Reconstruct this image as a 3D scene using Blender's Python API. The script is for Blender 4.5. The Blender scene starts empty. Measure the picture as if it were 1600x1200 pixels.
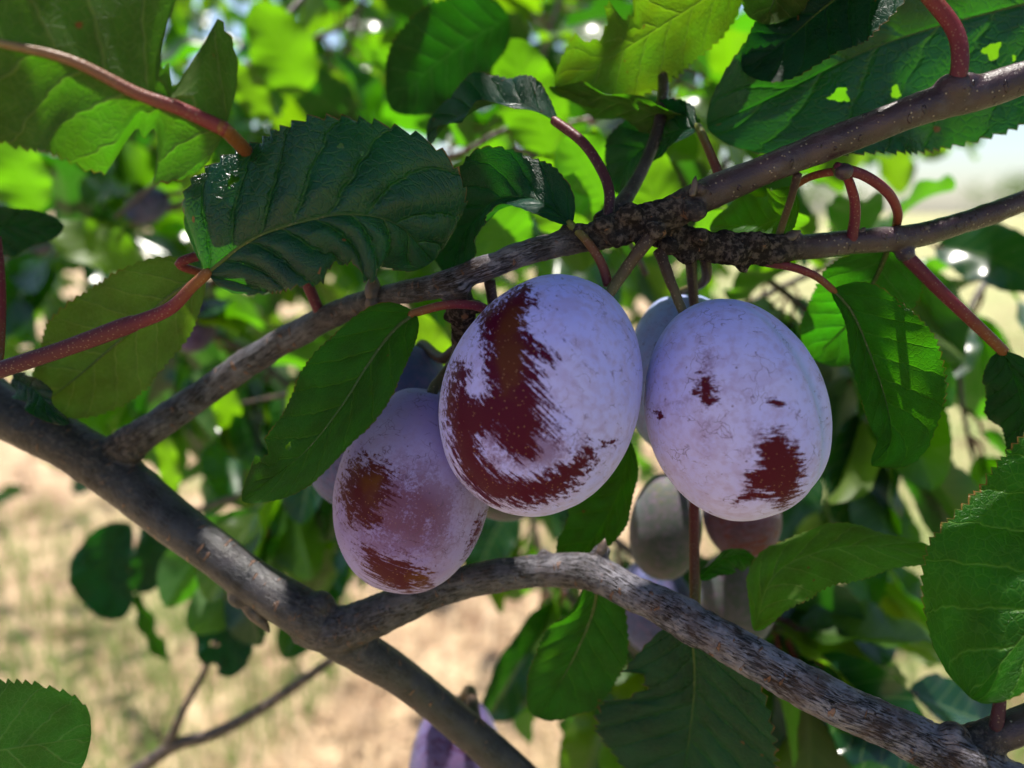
import bpy, math, random
import numpy as np
from mathutils import Vector, Matrix

random.seed(7)
rng = np.random.default_rng(7)
SC = bpy.context.scene
COL = SC.collection

# ------------------------------------------------------------------ camera
CAM_Z = 1.45
PITCH = math.radians(12.4)
FPX = 1212.0                       # focal length in pixels of a 1600 wide frame
FOCUS = 0.158
cam_d = bpy.data.cameras.new('camera')
cam_d.sensor_width = 36.0
cam_d.lens = 36.0 * FPX / 1600.0
cam_d.clip_start = 0.005
cam_d.clip_end = 3000.0
cam_d.dof.use_dof = True
cam_d.dof.focus_distance = FOCUS
cam_d.dof.aperture_fstop = 9.0
cam = bpy.data.objects.new('camera', cam_d)
cam.location = (0, 0, CAM_Z)
cam.rotation_euler = (math.radians(90) - PITCH, 0, 0)
COL.objects.link(cam)
SC.camera = cam
CAM = np.array([0.0, 0.0, CAM_Z])
F = np.array([0.0, math.cos(PITCH), -math.sin(PITCH)])
U = np.array([0.0, math.sin(PITCH), math.cos(PITCH)])
R = np.array([1.0, 0.0, 0.0])

# ------------------------------------------------------------------ world, sun, exposure
SUN_EL, SUN_AZ = math.radians(77), math.radians(-12)      # azimuth from +Y, towards +X
SUN = np.array([math.cos(SUN_EL) * math.sin(SUN_AZ), math.cos(SUN_EL) * math.cos(SUN_AZ), math.sin(SUN_EL)])
w = bpy.data.worlds.new('World')
SC.world = w
w.use_nodes = True
nt = w.node_tree
bg = nt.nodes['Background']
sky = nt.nodes.new('ShaderNodeTexSky')
sky.sky_type = 'NISHITA'
sky.sun_disc = False
sky.sun_elevation = SUN_EL
sky.sun_rotation = SUN_AZ
sky.air_density = 1.0
sky.dust_density = 1.2
nt.links.new(sky.outputs[0], bg.inputs[0])
bg.inputs[1].default_value = 0.085
sun_d = bpy.data.lights.new('sun', 'SUN')
sun_d.energy = 5.0
sun_d.angle = math.radians(0.53)
sun_d.color = (1.0, 0.95, 0.86)
sun = bpy.data.objects.new('sun', sun_d)
sun.rotation_euler = Vector(SUN).to_track_quat('Z', 'Y').to_euler()
COL.objects.link(sun)
SC.view_settings.view_transform = 'Standard'
SC.view_settings.look = 'None'
SC.view_settings.gamma = 1.0
SC.view_settings.exposure = 1.22
SC.cycles.use_adaptive_sampling = True
SC.cycles.adaptive_threshold = 0.03
SC.cycles.max_bounces = 5
SC.cycles.transmission_bounces = 4
SC.cycles.diffuse_bounces = 3
SC.cycles.glossy_bounces = 2
SC.cycles.use_denoising = True
SC.cycles.sample_clamp_indirect = 4.0
SC.cycles.caustics_reflective = False
SC.cycles.caustics_refractive = False


# ------------------------------------------------------------------ helpers
def P(px, py, d):
    """point at depth d (metres along the view axis) seen at pixel px,py of the 1600x1200 frame"""
    return CAM + d * (F + R * (px - 800.0) / FPX + U * (600.0 - py) / FPX)


def project(v):
    q = np.asarray(v) - CAM
    d = q @ F
    return 800 + FPX * (q @ R) / d, 600 - FPX * (q @ U) / d, d


def nrm(a):
    return a / np.maximum(np.linalg.norm(a, axis=-1, keepdims=True), 1e-12)


def catmull(pts, n):
    """resample a polyline smoothly, evenly by arc length; extra columns ride along"""
    p = np.asarray(pts, float)
    if len(p) == 2:
        p = np.array([p[0], (p[0] + p[1]) / 2, p[1]])
    q = np.vstack([2 * p[0] - p[1], p, 2 * p[-1] - p[-2]])
    out = []
    m = 24
    for i in range(1, len(q) - 2):
        t = np.linspace(0, 1, m, endpoint=False)[:, None]
        a, b, c, d = q[i - 1], q[i], q[i + 1], q[i + 2]
        out.append(0.5 * (2 * b + (c - a) * t + (2 * a - 5 * b + 4 * c - d) * t ** 2 + (3 * b - a - 3 * c + d) * t ** 3))
    out.append(q[-2][None])
    o = np.vstack(out)
    s = np.r_[0, np.cumsum(np.linalg.norm(np.diff(o[:, :3], axis=0), axis=1))]
    x = np.linspace(0, s[-1], n)
    return np.stack([np.interp(x, s, o[:, k]) for k in range(o.shape[1])], 1)


def _hash(ix, iy, iz, seed):
    h = (ix.astype(np.int64) * 374761393 + iy.astype(np.int64) * 668265263 + iz.astype(np.int64) * 2147483647 + seed * 144665) & 0x7fffffff
    h = ((h ^ (h >> 13)) * 1274126177) & 0x7fffffff
    h = h ^ (h >> 16)
    return (h & 0xffff) / 65535.0


def vnoise(p, seed=0):
    i = np.floor(p)
    f = p - i
    f = f * f * (3 - 2 * f)
    r = 0
    for dx in (0, 1):
        for dy in (0, 1):
            for dz in (0, 1):
                wgt = (f[:, 0] if dx else 1 - f[:, 0]) * (f[:, 1] if dy else 1 - f[:, 1]) * (f[:, 2] if dz else 1 - f[:, 2])
                r = r + wgt * _hash(i[:, 0] + dx, i[:, 1] + dy, i[:, 2] + dz, seed)
    return r * 2 - 1


def fbm(p, seed=0, oct=3):
    r, a = 0, 1.0
    for k in range(oct):
        r = r + a * vnoise(p * 2 ** k, seed + k)
        a *= 0.5
    return r


def mesh_from(name, v, f, uv=None, smooth=True, attrs=None):
    me = bpy.data.meshes.new(name)
    v = np.asarray(v, np.float32)
    if isinstance(f, np.ndarray):
        k = f.shape[1]
        me.vertices.add(len(v)); me.vertices.foreach_set('co', v.ravel())
        me.loops.add(f.size); me.loops.foreach_set('vertex_index', f.ravel().astype(np.int32))
        me.polygons.add(len(f)); me.polygons.foreach_set('loop_start', np.arange(0, f.size, k, dtype=np.int32))
        me.update(calc_edges=True)
    else:
        me.from_pydata(v.tolist(), [], f)
    if uv is not None:
        l = me.uv_layers.new(name='UVMap')
        li = np.empty(len(me.loops), np.int32); me.loops.foreach_get('vertex_index', li)
        l.data.foreach_set('uv', np.asarray(uv, np.float32)[li].ravel())
    if attrs:
        for an, av in attrs.items():
            a = me.attributes.new(an, 'FLOAT', 'POINT'); a.data.foreach_set('value', np.asarray(av, np.float32))
    if smooth:
        me.polygons.foreach_set('use_smooth', np.ones(len(me.polygons), bool))
    me.validate()
    return me


def obj(name, me, mat=None, parent=None):
    o = bpy.data.objects.new(name, me)
    COL.objects.link(o)
    if mat is not None and me is not None and not me.materials:
        me.materials.append(mat)
    if parent is not None:
        o.parent = parent
    return o


def tag(o, label=None, cat=None, group=None, kind=None):
    if label: o['label'] = label
    if cat: o['category'] = cat
    if group: o['group'] = group
    if kind: o['kind'] = kind
    return o


def tube_arrays(pts, rad, nseg=12, n=None):
    """pts world (k,3), rad (k,) -> closed tapered tube: verts, quads, uv"""
    p = np.column_stack([np.asarray(pts, float), np.asarray(rad, float)])
    if n is None:
        L = np.linalg.norm(np.diff(p[:, :3], axis=0), axis=1).sum()
        n = int(min(160, max(8, L / max(p[:, 3].mean(), 1e-4) * 1.4)))
    c = catmull(p, n)
    r = c[:, 3]; c = c[:, :3]
    t = nrm(np.gradient(c, axis=0))
    a = np.zeros((n, 3))
    ref = np.array([0, 0, 1.0]) if abs(t[0][2]) < 0.9 else np.array([1.0, 0, 0])
    a[0] = nrm(np.cross(t[0], ref))
    for i in range(1, n):
        x = a[i - 1] - t[i] * (a[i - 1] @ t[i])
        a[i] = x / np.linalg.norm(x)
    b = np.cross(t, a)
    th = np.linspace(0, 2 * np.pi, nseg, endpoint=False)
    ring = (np.cos(th)[None, :, None] * a[:, None] + np.sin(th)[None, :, None] * b[:, None]) * r[:, None, None] + c[:, None]
    v = ring.reshape(-1, 3)
    i, j = np.meshgrid(np.arange(n - 1), np.arange(nseg), indexing='ij')
    i, j = i.ravel(), j.ravel(); k = (j + 1) % nseg
    f = np.stack([i * nseg + j, i * nseg + k, (i + 1) * nseg + k, (i + 1) * nseg + j], 1)
    uv = np.stack([np.repeat(np.linspace(0, 1, n), nseg), np.tile(th / (2 * np.pi), n)], 1)
    # end caps as fans of degenerate-free quads through two extra rings
    v = np.vstack([v, c[0] - t[0] * r[0] * 0.3, c[-1] + t[-1] * r[-1] * 0.3])
    uv = np.vstack([uv, [[0, 0], [1, 0]]])
    fl = f.tolist()
    e0, e1 = len(v) - 2, len(v) - 1
    for j in range(nseg):
        k = (j + 1) % nseg
        fl.append([e0, k, j]); fl.append([e1, (n - 1) * nseg + j, (n - 1) * nseg + k])
    return v, fl, uv


def tube(name, pts, rad, mat, parent=None, nseg=12, n=None, rough=0.0, seed=0):
    v, f, uv = tube_arrays(pts, rad, nseg, n)
    if rough:
        c = v.mean(0)
        v = v + rough * np.stack([fbm(v * 900, seed), fbm(v * 900, seed + 11), fbm(v * 900, seed + 23)], 1)
    return obj(name, mesh_from(name, v, f, uv), mat, parent)


def px_pts(l):
    return np.array([P(a, b, d) for a, b, d in l])


# ------------------------------------------------------------------ node helper
class NB:
    def __init__(s, name):
        s.mat = bpy.data.materials.new(name)
        s.mat.use_nodes = True
        s.t = s.mat.node_tree
        s.t.nodes.clear()
        s.out = s.t.nodes.new('ShaderNodeOutputMaterial')

    def n(s, typ, ins=None, **kw):
        x = s.t.nodes.new(typ)
        for k, v in kw.items():
            setattr(x, k, v)
        if ins:
            for k, v in ins.items():
                s.set(x.inputs[k], v)
        return x

    def set(s, sock, v):
        if isinstance(v, bpy.types.NodeSocket):
            s.t.links.new(v, sock)
        elif isinstance(v, bpy.types.Node):
            s.t.links.new(v.outputs[0], sock)
        else:
            if isinstance(v, tuple) and len(v) == 3 and sock.type == 'RGBA':
                v = (*v, 1)
            sock.default_value = v

    def m(s, op, a, b=0.0, c=0.0, clamp=False):
        x = s.t.nodes.new('ShaderNodeMath'); x.operation = op; x.use_clamp = clamp
        s.set(x.inputs[0], a); s.set(x.inputs[1], b); s.set(x.inputs[2], c)
        return x.outputs[0]

    def mix(s, fac, a, b, blend='MIX'):
        x = s.t.nodes.new('ShaderNodeMix'); x.data_type = 'RGBA'; x.blend_type = blend; x.clamp_factor = True
        s.set(x.inputs[0], fac); s.set(x.inputs[6], a); s.set(x.inputs[7], b)
        return x.outputs[2]

    def step(s, v, lo, hi, a=0.0, b=1.0):
        x = s.t.nodes.new('ShaderNodeMapRange'); x.interpolation_type = 'SMOOTHSTEP'
        s.set(x.inputs[0], v); x.inputs[1].default_value = lo; x.inputs[2].default_value = hi
        s.set(x.inputs[3], a); s.set(x.inputs[4], b)
        return x.outputs[0]

    def noise(s, vec, scale, detail=3, rough=0.55, dist=0.0):
        x = s.n('ShaderNodeTexNoise', {'Scale': scale, 'Detail': detail, 'Roughness': rough, 'Distortion': dist})
        s.set(x.inputs['Vector'], vec)
        return x.outputs[0]

    def vor(s, vec, scale, feature='F1', rnd=1.0):
        x = s.n('ShaderNodeTexVoronoi', {'Scale': scale, 'Randomness': rnd}, feature=feature)
        s.set(x.inputs['Vector'], vec)
        return x

    def vscale(s, vec, sc, rot=None):
        if rot:
            y = s.n('ShaderNodeMapping'); y.inputs['Rotation'].default_value = rot
            s.set(y.inputs['Vector'], vec)
            vec = y.outputs[0]
        x = s.n('ShaderNodeMapping', {'Scale': sc})
        s.set(x.inputs['Vector'], vec)
        return x.outputs[0]

    def attr(s, name):
        return s.n('ShaderNodeAttribute', attribute_name=name).outputs['Fac']

    def bump(s, h, dist, strength=1.0):
        return s.n('ShaderNodeBump', {'Height': h, 'Distance': dist, 'Strength': strength}).outputs[0]

    def done(s, shader):
        s.set(s.out.inputs[0], shader)
        return s.mat


VEIN_N, VEIN_S = 8.0, 0.20       # lateral veins per leaf and their slant


def leaf_material(name, top, under, trans, vein_top, vein_under, rough_top=0.36, tf=0.38, spots=0.0, edge=(0.16, 0.07, 0.02), spec=0.5, vfac=0.5):
    b = NB(name)
    uvm = b.n('ShaderNodeUVMap', uv_map='UVMap')
    info = b.n('ShaderNodeObjectInfo')
    wob = b.n('ShaderNodeTexNoise', {'Scale': 7.0, 'Detail': 2.0}); b.set(wob.inputs['Vector'], uvm.outputs[0])
    sep = b.n('ShaderNodeSeparateXYZ', {0: uvm.outputs[0]})
    u = sep.outputs[0]; v = sep.outputs[1]
    av = b.m('ABSOLUTE', v)
    u2 = b.m('ADD', u, b.m('MULTIPLY', b.m('SUBTRACT', wob.outputs[0], 0.5), 0.035))
    side = b.m('MULTIPLY', b.m('GREATER_THAN', v, 0.0), 0.45)
    s = b.m('ADD', b.m('MULTIPLY', b.m('SUBTRACT', u2, b.m('MULTIPLY', b.m('POWER', av, 0.85), VEIN_S)), VEIN_N), side)
    d = b.m('PINGPONG', s, 0.5)
    # lateral vein, thinner toward the margin
    wid = b.m('MULTIPLY_ADD', av, -0.06, 0.09)
    lat = b.m('SUBTRACT', 1.0, b.m('DIVIDE', d, wid), clamp=True)
    mid = b.m('SUBTRACT', 1.0, b.m('DIVIDE', av, b.m('MULTIPLY_ADD', u, -0.035, 0.05)), clamp=True)
    net_v = b.n('ShaderNodeCombineXYZ', {0: b.m('MULTIPLY', u2, 1.0), 1: b.m('MULTIPLY', v, 0.3), 2: b.m('MULTIPLY', info.outputs['Random'], 7.0)})
    vr = b.vor(net_v, 38.0, 'DISTANCE_TO_EDGE')
    net = b.step(vr.outputs[0], 0.02, 0.11, 1.0, 0.0)
    vr2 = b.vor(net_v, 110.0, 'DISTANCE_TO_EDGE')
    net2 = b.step(vr2.outputs[0], 0.02, 0.14, 1.0, 0.0)
    vein = b.m('MAXIMUM', b.m('MAXIMUM', lat, mid), b.m('MAXIMUM', b.m('MULTIPLY', net, 0.3), b.m('MULTIPLY', net2, 0.12)))
    patch = b.noise(net_v, 6.0, 3)
    nse = b.m('MULTIPLY_ADD', patch, 1.2, 0.4)
    hue = b.m('MULTIPLY_ADD', info.outputs['Random'], 0.5, 0.75)
    back = b.n('ShaderNodeNewGeometry').outputs['Backfacing']
    ctop = b.mix(b.m('MULTIPLY', vein, vfac), top, vein_top)
    cund = b.mix(b.m('MULTIPLY', vein, 0.7), under, vein_under)
    col = b.mix(back, ctop, cund)
    col = b.mix(1.0, col, b.n('ShaderNodeCombineColor', {0: b.m('MULTIPLY', nse, hue), 1: nse, 2: nse}), 'MULTIPLY')
    ctr = b.mix(b.m('MULTIPLY', vein, 0.45), trans, tuple(min(1, c * 1.5 + 0.03) for c in trans))
    ctr = b.mix(1.0, ctr, b.n('ShaderNodeCombineColor', {0: hue, 1: nse, 2: 1.0}), 'MULTIPLY')
    # brown spots and dry margin
    sp = b.vor(net_v, 9.0)
    spm = b.step(b.m('ADD', sp.outputs[0], b.m('MULTIPLY', b.noise(net_v, 60), 0.12)), 0.11, 0.15, 1.0, 0.0)
    pick = b.m('GREATER_THAN', b.n('ShaderNodeSeparateColor', {0: sp.outputs['Color']}).outputs[0], 1.0 - spots)
    spm = b.m('MULTIPLY', spm, pick)
    em = b.step(b.m('ADD', av, b.m('MULTIPLY', b.noise(net_v, 14.0), 0.10)), 1.02, 1.06)
    brown = b.m('MAXIMUM', spm, b.m('MULTIPLY', em, 0.8))
    col = b.mix(brown, col, edge)
    ctr = b.mix(brown, ctr, tuple(c * 1.2 for c in edge))
    h = b.m('ADD', b.m('ADD', b.m('MULTIPLY', b.m('MAXIMUM', lat, mid), -1.0), b.m('MULTIPLY', net, -0.28)), b.m('MULTIPLY', net2, -0.12))
    bmp = b.bump(h, 0.0004, 0.75)
    rough = b.m('MULTIPLY_ADD', patch, 0.2, b.m('MULTIPLY_ADD', back, 0.25, rough_top - 0.1))
    pr = b.n('ShaderNodeBsdfPrincipled', {'Base Color': col, 'Roughness': rough, 'Specular IOR Level': b.m('MULTIPLY_ADD', back, -0.5 * spec, spec), 'Normal': bmp})
    tr = b.n('ShaderNodeBsdfTranslucent', {'Color': ctr, 'Normal': bmp})
    return b.done(b.n('ShaderNodeMixShader', {0: tf, 1: pr.outputs[0], 2: tr.outputs[0]}).outputs[0])


def plain_leaf_material(name, top, under, trans, tf=0.38, rough_top=0.34, spec=0.5):
    """leaf of the blurred background: side veins only"""
    b = NB(name)
    uvm = b.n('ShaderNodeUVMap', uv_map='UVMap')
    info = b.n('ShaderNodeObjectInfo')
    sep = b.n('ShaderNodeSeparateXYZ', {0: uvm.outputs[0]})
    av = b.m('ABSOLUTE', sep.outputs[1])
    d = b.m('PINGPONG', b.m('MULTIPLY', b.m('SUBTRACT', sep.outputs[0], b.m('MULTIPLY', av, VEIN_S)), VEIN_N), 0.5)
    vein = b.m('MAXIMUM', b.m('SUBTRACT', 1.0, b.m('DIVIDE', d, 0.06), clamp=True), b.m('SUBTRACT', 1.0, b.m('DIVIDE', av, 0.05), clamp=True))
    back = b.n('ShaderNodeNewGeometry').outputs['Backfacing']
    hue = b.m('MULTIPLY_ADD', info.outputs['Random'], 0.5, 0.75)
    mul = b.n('ShaderNodeCombineColor', {0: hue, 1: 1.0, 2: 1.0})
    col = b.mix(b.m('MULTIPLY', vein, 0.3), b.mix(back, top, under), (0.2, 0.26, 0.09))
    pr = b.n('ShaderNodeBsdfPrincipled', {'Base Color': b.mix(1.0, col, mul, 'MULTIPLY'), 'Roughness': b.m('MULTIPLY_ADD', back, 0.25, rough_top), 'Specular IOR Level': spec})
    tr = b.n('ShaderNodeBsdfTranslucent', {'Color': b.mix(1.0, trans, mul, 'MULTIPLY')})
    return b.done(b.n('ShaderNodeMixShader', {0: tf, 1: pr.outputs[0], 2: tr.outputs[0]}).outputs[0])


M = {}
M['bg_leaf'] = plain_leaf_material('bg_leaf', (0.008, 0.036, 0.006), (0.030, 0.066, 0.014), (0.17, 0.64, 0.004), tf=0.26, spec=0.4, rough_top=0.26)
M['bg_leaf_dark'] = plain_leaf_material('bg_leaf_dark', (0.005, 0.024, 0.010), (0.024, 0.054, 0.016), (0.08, 0.46, 0.005), tf=0.14, spec=0.5, rough_top=0.24)
M['bg_leaf_olive'] = plain_leaf_material('bg_leaf_olive', (0.024, 0.05, 0.010), (0.055, 0.085, 0.022), (0.24, 0.64, 0.004), tf=0.30, spec=0.34, rough_top=0.26)
M['leaf'] = leaf_material('leaf', (0.008, 0.040, 0.006), (0.034, 0.072, 0.016), (0.15, 0.76, 0.003), (0.045, 0.095, 0.018), (0.13, 0.17, 0.06), spots=0.25, tf=0.15, spec=0.08)
M['leaf_dark'] = leaf_material('leaf_dark', (0.003, 0.021, 0.016), (0.022, 0.052, 0.016), (0.07, 0.60, 0.004), (0.02, 0.055, 0.016), (0.11, 0.15, 0.055), rough_top=0.30, spots=0.35, tf=0.07, spec=0.13)  # extra blue in the top colour stands in for sky sheen
M['leaf_gloss'] = leaf_material('leaf_gloss', (0.001, 0.018, 0.019), (0.022, 0.052, 0.016), (0.07, 0.60, 0.004), (0.022, 0.06, 0.018), (0.11, 0.15, 0.055), rough_top=0.24, spots=0.35, tf=0.11, spec=0.34, vfac=0.6)  # dark blue top colour carries part of the sky's sheen
M['leaf_olive'] = leaf_material('leaf_olive', (0.022, 0.05, 0.010), (0.052, 0.082, 0.022), (0.30, 0.74, 0.004), (0.06, 0.09, 0.02), (0.14, 0.17, 0.065), spots=0.5, tf=0.19, spec=0.08)
M['leaf_veined'] = leaf_material('leaf_veined', (0.005, 0.028, 0.003), (0.045, 0.08, 0.02), (0.20, 0.82, 0.003), (0.15, 0.24, 0.05), (0.17, 0.2, 0.07), spots=0.15, rough_top=0.36, spec=0.09, tf=0.17, vfac=0.42)


def stalk_material(name, c0, c1, c2):
    b = NB(name)
    uvm = b.n('ShaderNodeUVMap', uv_map='UVMap')
    sep = b.n('ShaderNodeSeparateXYZ', {0: uvm.outputs[0]})
    tc = b.n('ShaderNodeTexCoord').outputs['Object']
    no = b.noise(tc, 900.0, 3)
    x = b.m('ADD', sep.outputs[0], b.m('MULTIPLY', b.m('SUBTRACT', no, 0.5), 0.3))
    col = b.mix(b.step(x, 0.45, 0.95), b.mix(b.step(x, 0.05, 0.5), c0, c1), c2)
    sp = b.vor(tc, 1400.0)
    col = b.mix(b.m('MULTIPLY', b.step(sp.outputs[0], 0.18, 0.3, 1.0, 0.0), 0.35), col, (0.3, 0.22, 0.16))
    pr = b.n('ShaderNodeBsdfPrincipled', {'Base Color': col, 'Roughness': 0.42, 'Specular IOR Level': 0.16, 'Subsurface Weight': 0.1, 'Subsurface Radius': (0.002, 0.001, 0.0005), 'Subsurface Scale': 0.3,
                                          'Normal': b.bump(b.noise(b.vscale(tc, (1, 1, 1)), 1500.0, 3), 0.0002, 0.6)})
    return b.done(pr.outputs[0])


M['red'] = stalk_material('petiole_red', (0.10, 0.020, 0.034), (0.15, 0.024, 0.034), (0.18, 0.07, 0.025))
M['redgreen'] = stalk_material('petiole_red_green', (0.13, 0.03, 0.03), (0.13, 0.05, 0.028), (0.10, 0.12, 0.03))
M['olive'] = stalk_material('stalk_olive', (0.042, 0.026, 0.024), (0.075, 0.048, 0.03), (0.10, 0.085, 0.038))
M['rib'] = stalk_material('midrib_pale', (0.16, 0.03, 0.036), (0.18, 0.09, 0.055), (0.19, 0.22, 0.09))
M['ribgreen'] = stalk_material('midrib_green', (0.06, 0.085, 0.02), (0.045, 0.085, 0.02), (0.035, 0.075, 0.016))
M['purple_twig'] = stalk_material('twig_purple', (0.05, 0.018, 0.026), (0.07, 0.02, 0.03), (0.10, 0.022, 0.03))


def bark_material():
    b = NB('bark')
    tc = b.n('ShaderNodeTexCoord').outputs['Object']
    along = b.attr('along'); ang = b.attr('ang')
    silver = b.attr('silver'); young = b.attr('young'); knot = b.attr('knot')
    # bark coordinates: (along, around*radius) both in metres, seamless through sin/cos of the angle
    bv = b.n('ShaderNodeCombineXYZ', {0: along, 1: b.m('MULTIPLY', b.m('SINE', ang), 0.0045), 2: b.m('MULTIPLY', b.m('COSINE', ang), 0.0045)}).outputs[0]
    n1 = b.noise(tc, 160.0, 4); n2 = b.noise(tc, 700.0, 4, 0.65); n3 = b.noise(tc, 2600.0, 3)
    old = b.mix(b.step(n1, 0.35, 0.65), (0.006, 0.0055, 0.006), (0.019, 0.016, 0.0165))
    # grey skin peeling in lengthwise flakes
    fl = b.noise(b.vscale(bv, (420, 2300, 2300)), 1.0, 4, 0.65, 1.0)
    flakes = b.step(b.m('ADD', fl, b.m('MULTIPLY', b.m('SUBTRACT', n1, 0.5), 0.5)), 0.36, 0.54)
    grey = b.mix(n2, (0.085, 0.080, 0.098), (0.27, 0.26, 0.31))
    col = b.mix(b.m('MULTIPLY', flakes, silver), old, grey)
    col = b.mix(b.m('MULTIPLY', b.m('MULTIPLY', silver, b.step(b.noise(tc, 120.0, 4, 0.6), 0.46, 0.62)), 0.55), col, (0.075, 0.045, 0.034))
    # film of grey on the older smooth wood
    film = b.step(b.noise(tc, 230.0, 3), 0.52, 0.66)
    col = b.mix(b.m('MULTIPLY', film, 0.35), col, (0.032, 0.032, 0.042))
    # young purple skin
    yc = b.mix(b.step(n1, 0.3, 0.7), (0.030, 0.015, 0.023), (0.055, 0.029, 0.037))
    yc = b.mix(b.m('MULTIPLY', b.step(b.noise(tc, 330.0, 3), 0.5, 0.7), 0.45), yc, (0.075, 0.062, 0.082))
    col = b.mix(young, col, yc)
    # lenticels: short corky warts across the wood
    lv = b.vscale(bv, (520, 210, 210))
    lw = b.n('ShaderNodeTexNoise', {'Scale': 1.6, 'Detail': 2.0}); b.set(lw.inputs['Vector'], lv)
    vor = b.vor(b.n('ShaderNodeVectorMath', {0: lv, 1: lw.outputs['Color']}, operation='ADD').outputs[0], 1.0)
    pickr = b.n('ShaderNodeSeparateColor', {0: vor.outputs['Color']}).outputs[0]
    lent = b.m('MULTIPLY', b.step(vor.outputs[0], 0.16, 0.26, 1.0, 0.0), b.m('GREATER_THAN', pickr, 0.42))
    lent = b.m('MULTIPLY', lent, b.m('SUBTRACT', 1.0, knot, clamp=True))
    lent_old = b.m('MULTIPLY', lent, b.m('SUBTRACT', 1.0, young, clamp=True))
    col = b.mix(b.m('MULTIPLY', lent_old, 0.75), col, (0.19, 0.095, 0.055))
    dots = b.vor(tc, 950.0)
    dm = b.m('MULTIPLY', b.step(dots.outputs[0], 0.14, 0.24, 1.0, 0.0), b.m('MULTIPLY', young, b.m('GREATER_THAN', b.n('ShaderNodeSeparateColor', {0: dots.outputs['Color']}).outputs[1], 0.45)))
    col = b.mix(b.m('MULTIPLY', dm, 0.7), col, (0.36, 0.29, 0.24))
    kc = b.mix(b.step(n2, 0.45, 0.62), (0.022, 0.018, 0.017), (0.10, 0.078, 0.068))
    kc = b.mix(b.step(b.noise(tc, 420.0, 3), 0.63, 0.7), kc, (0.17, 0.09, 0.055))
    col = b.mix(b.m('MULTIPLY', knot, 0.92), col, kc)
    h = b.m('ADD', b.m('MULTIPLY', b.m('MULTIPLY', flakes, silver), 0.5), b.m('ADD', b.m('MULTIPLY', lent, 0.8), b.m('ADD', b.m('MULTIPLY', n2, b.m('ADD', 0.22, b.m('MULTIPLY', b.m('ADD', silver, knot), 0.5))), b.m('ADD', b.m('MULTIPLY', n3, 0.3), b.m('MULTIPLY', dm, 0.4)))))
    rough = b.m('ADD', b.m('MULTIPLY_ADD', n2, 0.22, 0.20), b.m('ADD', b.m('MULTIPLY', silver, 0.12), b.m('MULTIPLY', knot, 0.25)))
    pr = b.n('ShaderNodeBsdfPrincipled', {'Base Color': col, 'Roughness': rough, 'Specular IOR Level': b.m('MULTIPLY', 0.4, b.m('SUBTRACT', 1.0, b.m('MAXIMUM', knot, b.m('MULTIPLY', silver, 0.8)), clamp=True)), 'Normal': b.bump(h, 0.0006, 0.9)})
    return b.done(pr.outputs[0])


M['bark'] = bark_material()


def dark_twig_material():
    b = NB('twig_bark')
    tc = b.n('ShaderNodeTexCoord').outputs['Object']
    n = b.noise(tc, 300.0, 4)
    col = b.mix(b.step(n, 0.35, 0.65), (0.03, 0.022, 0.02), (0.11, 0.075, 0.06))
    return b.done(b.n('ShaderNodeBsdfPrincipled', {'Base Color': col, 'Roughness': 0.5, 'Normal': b.bump(n, 0.001, 0.7)}).outputs[0])


M['twig'] = dark_twig_material()


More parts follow.
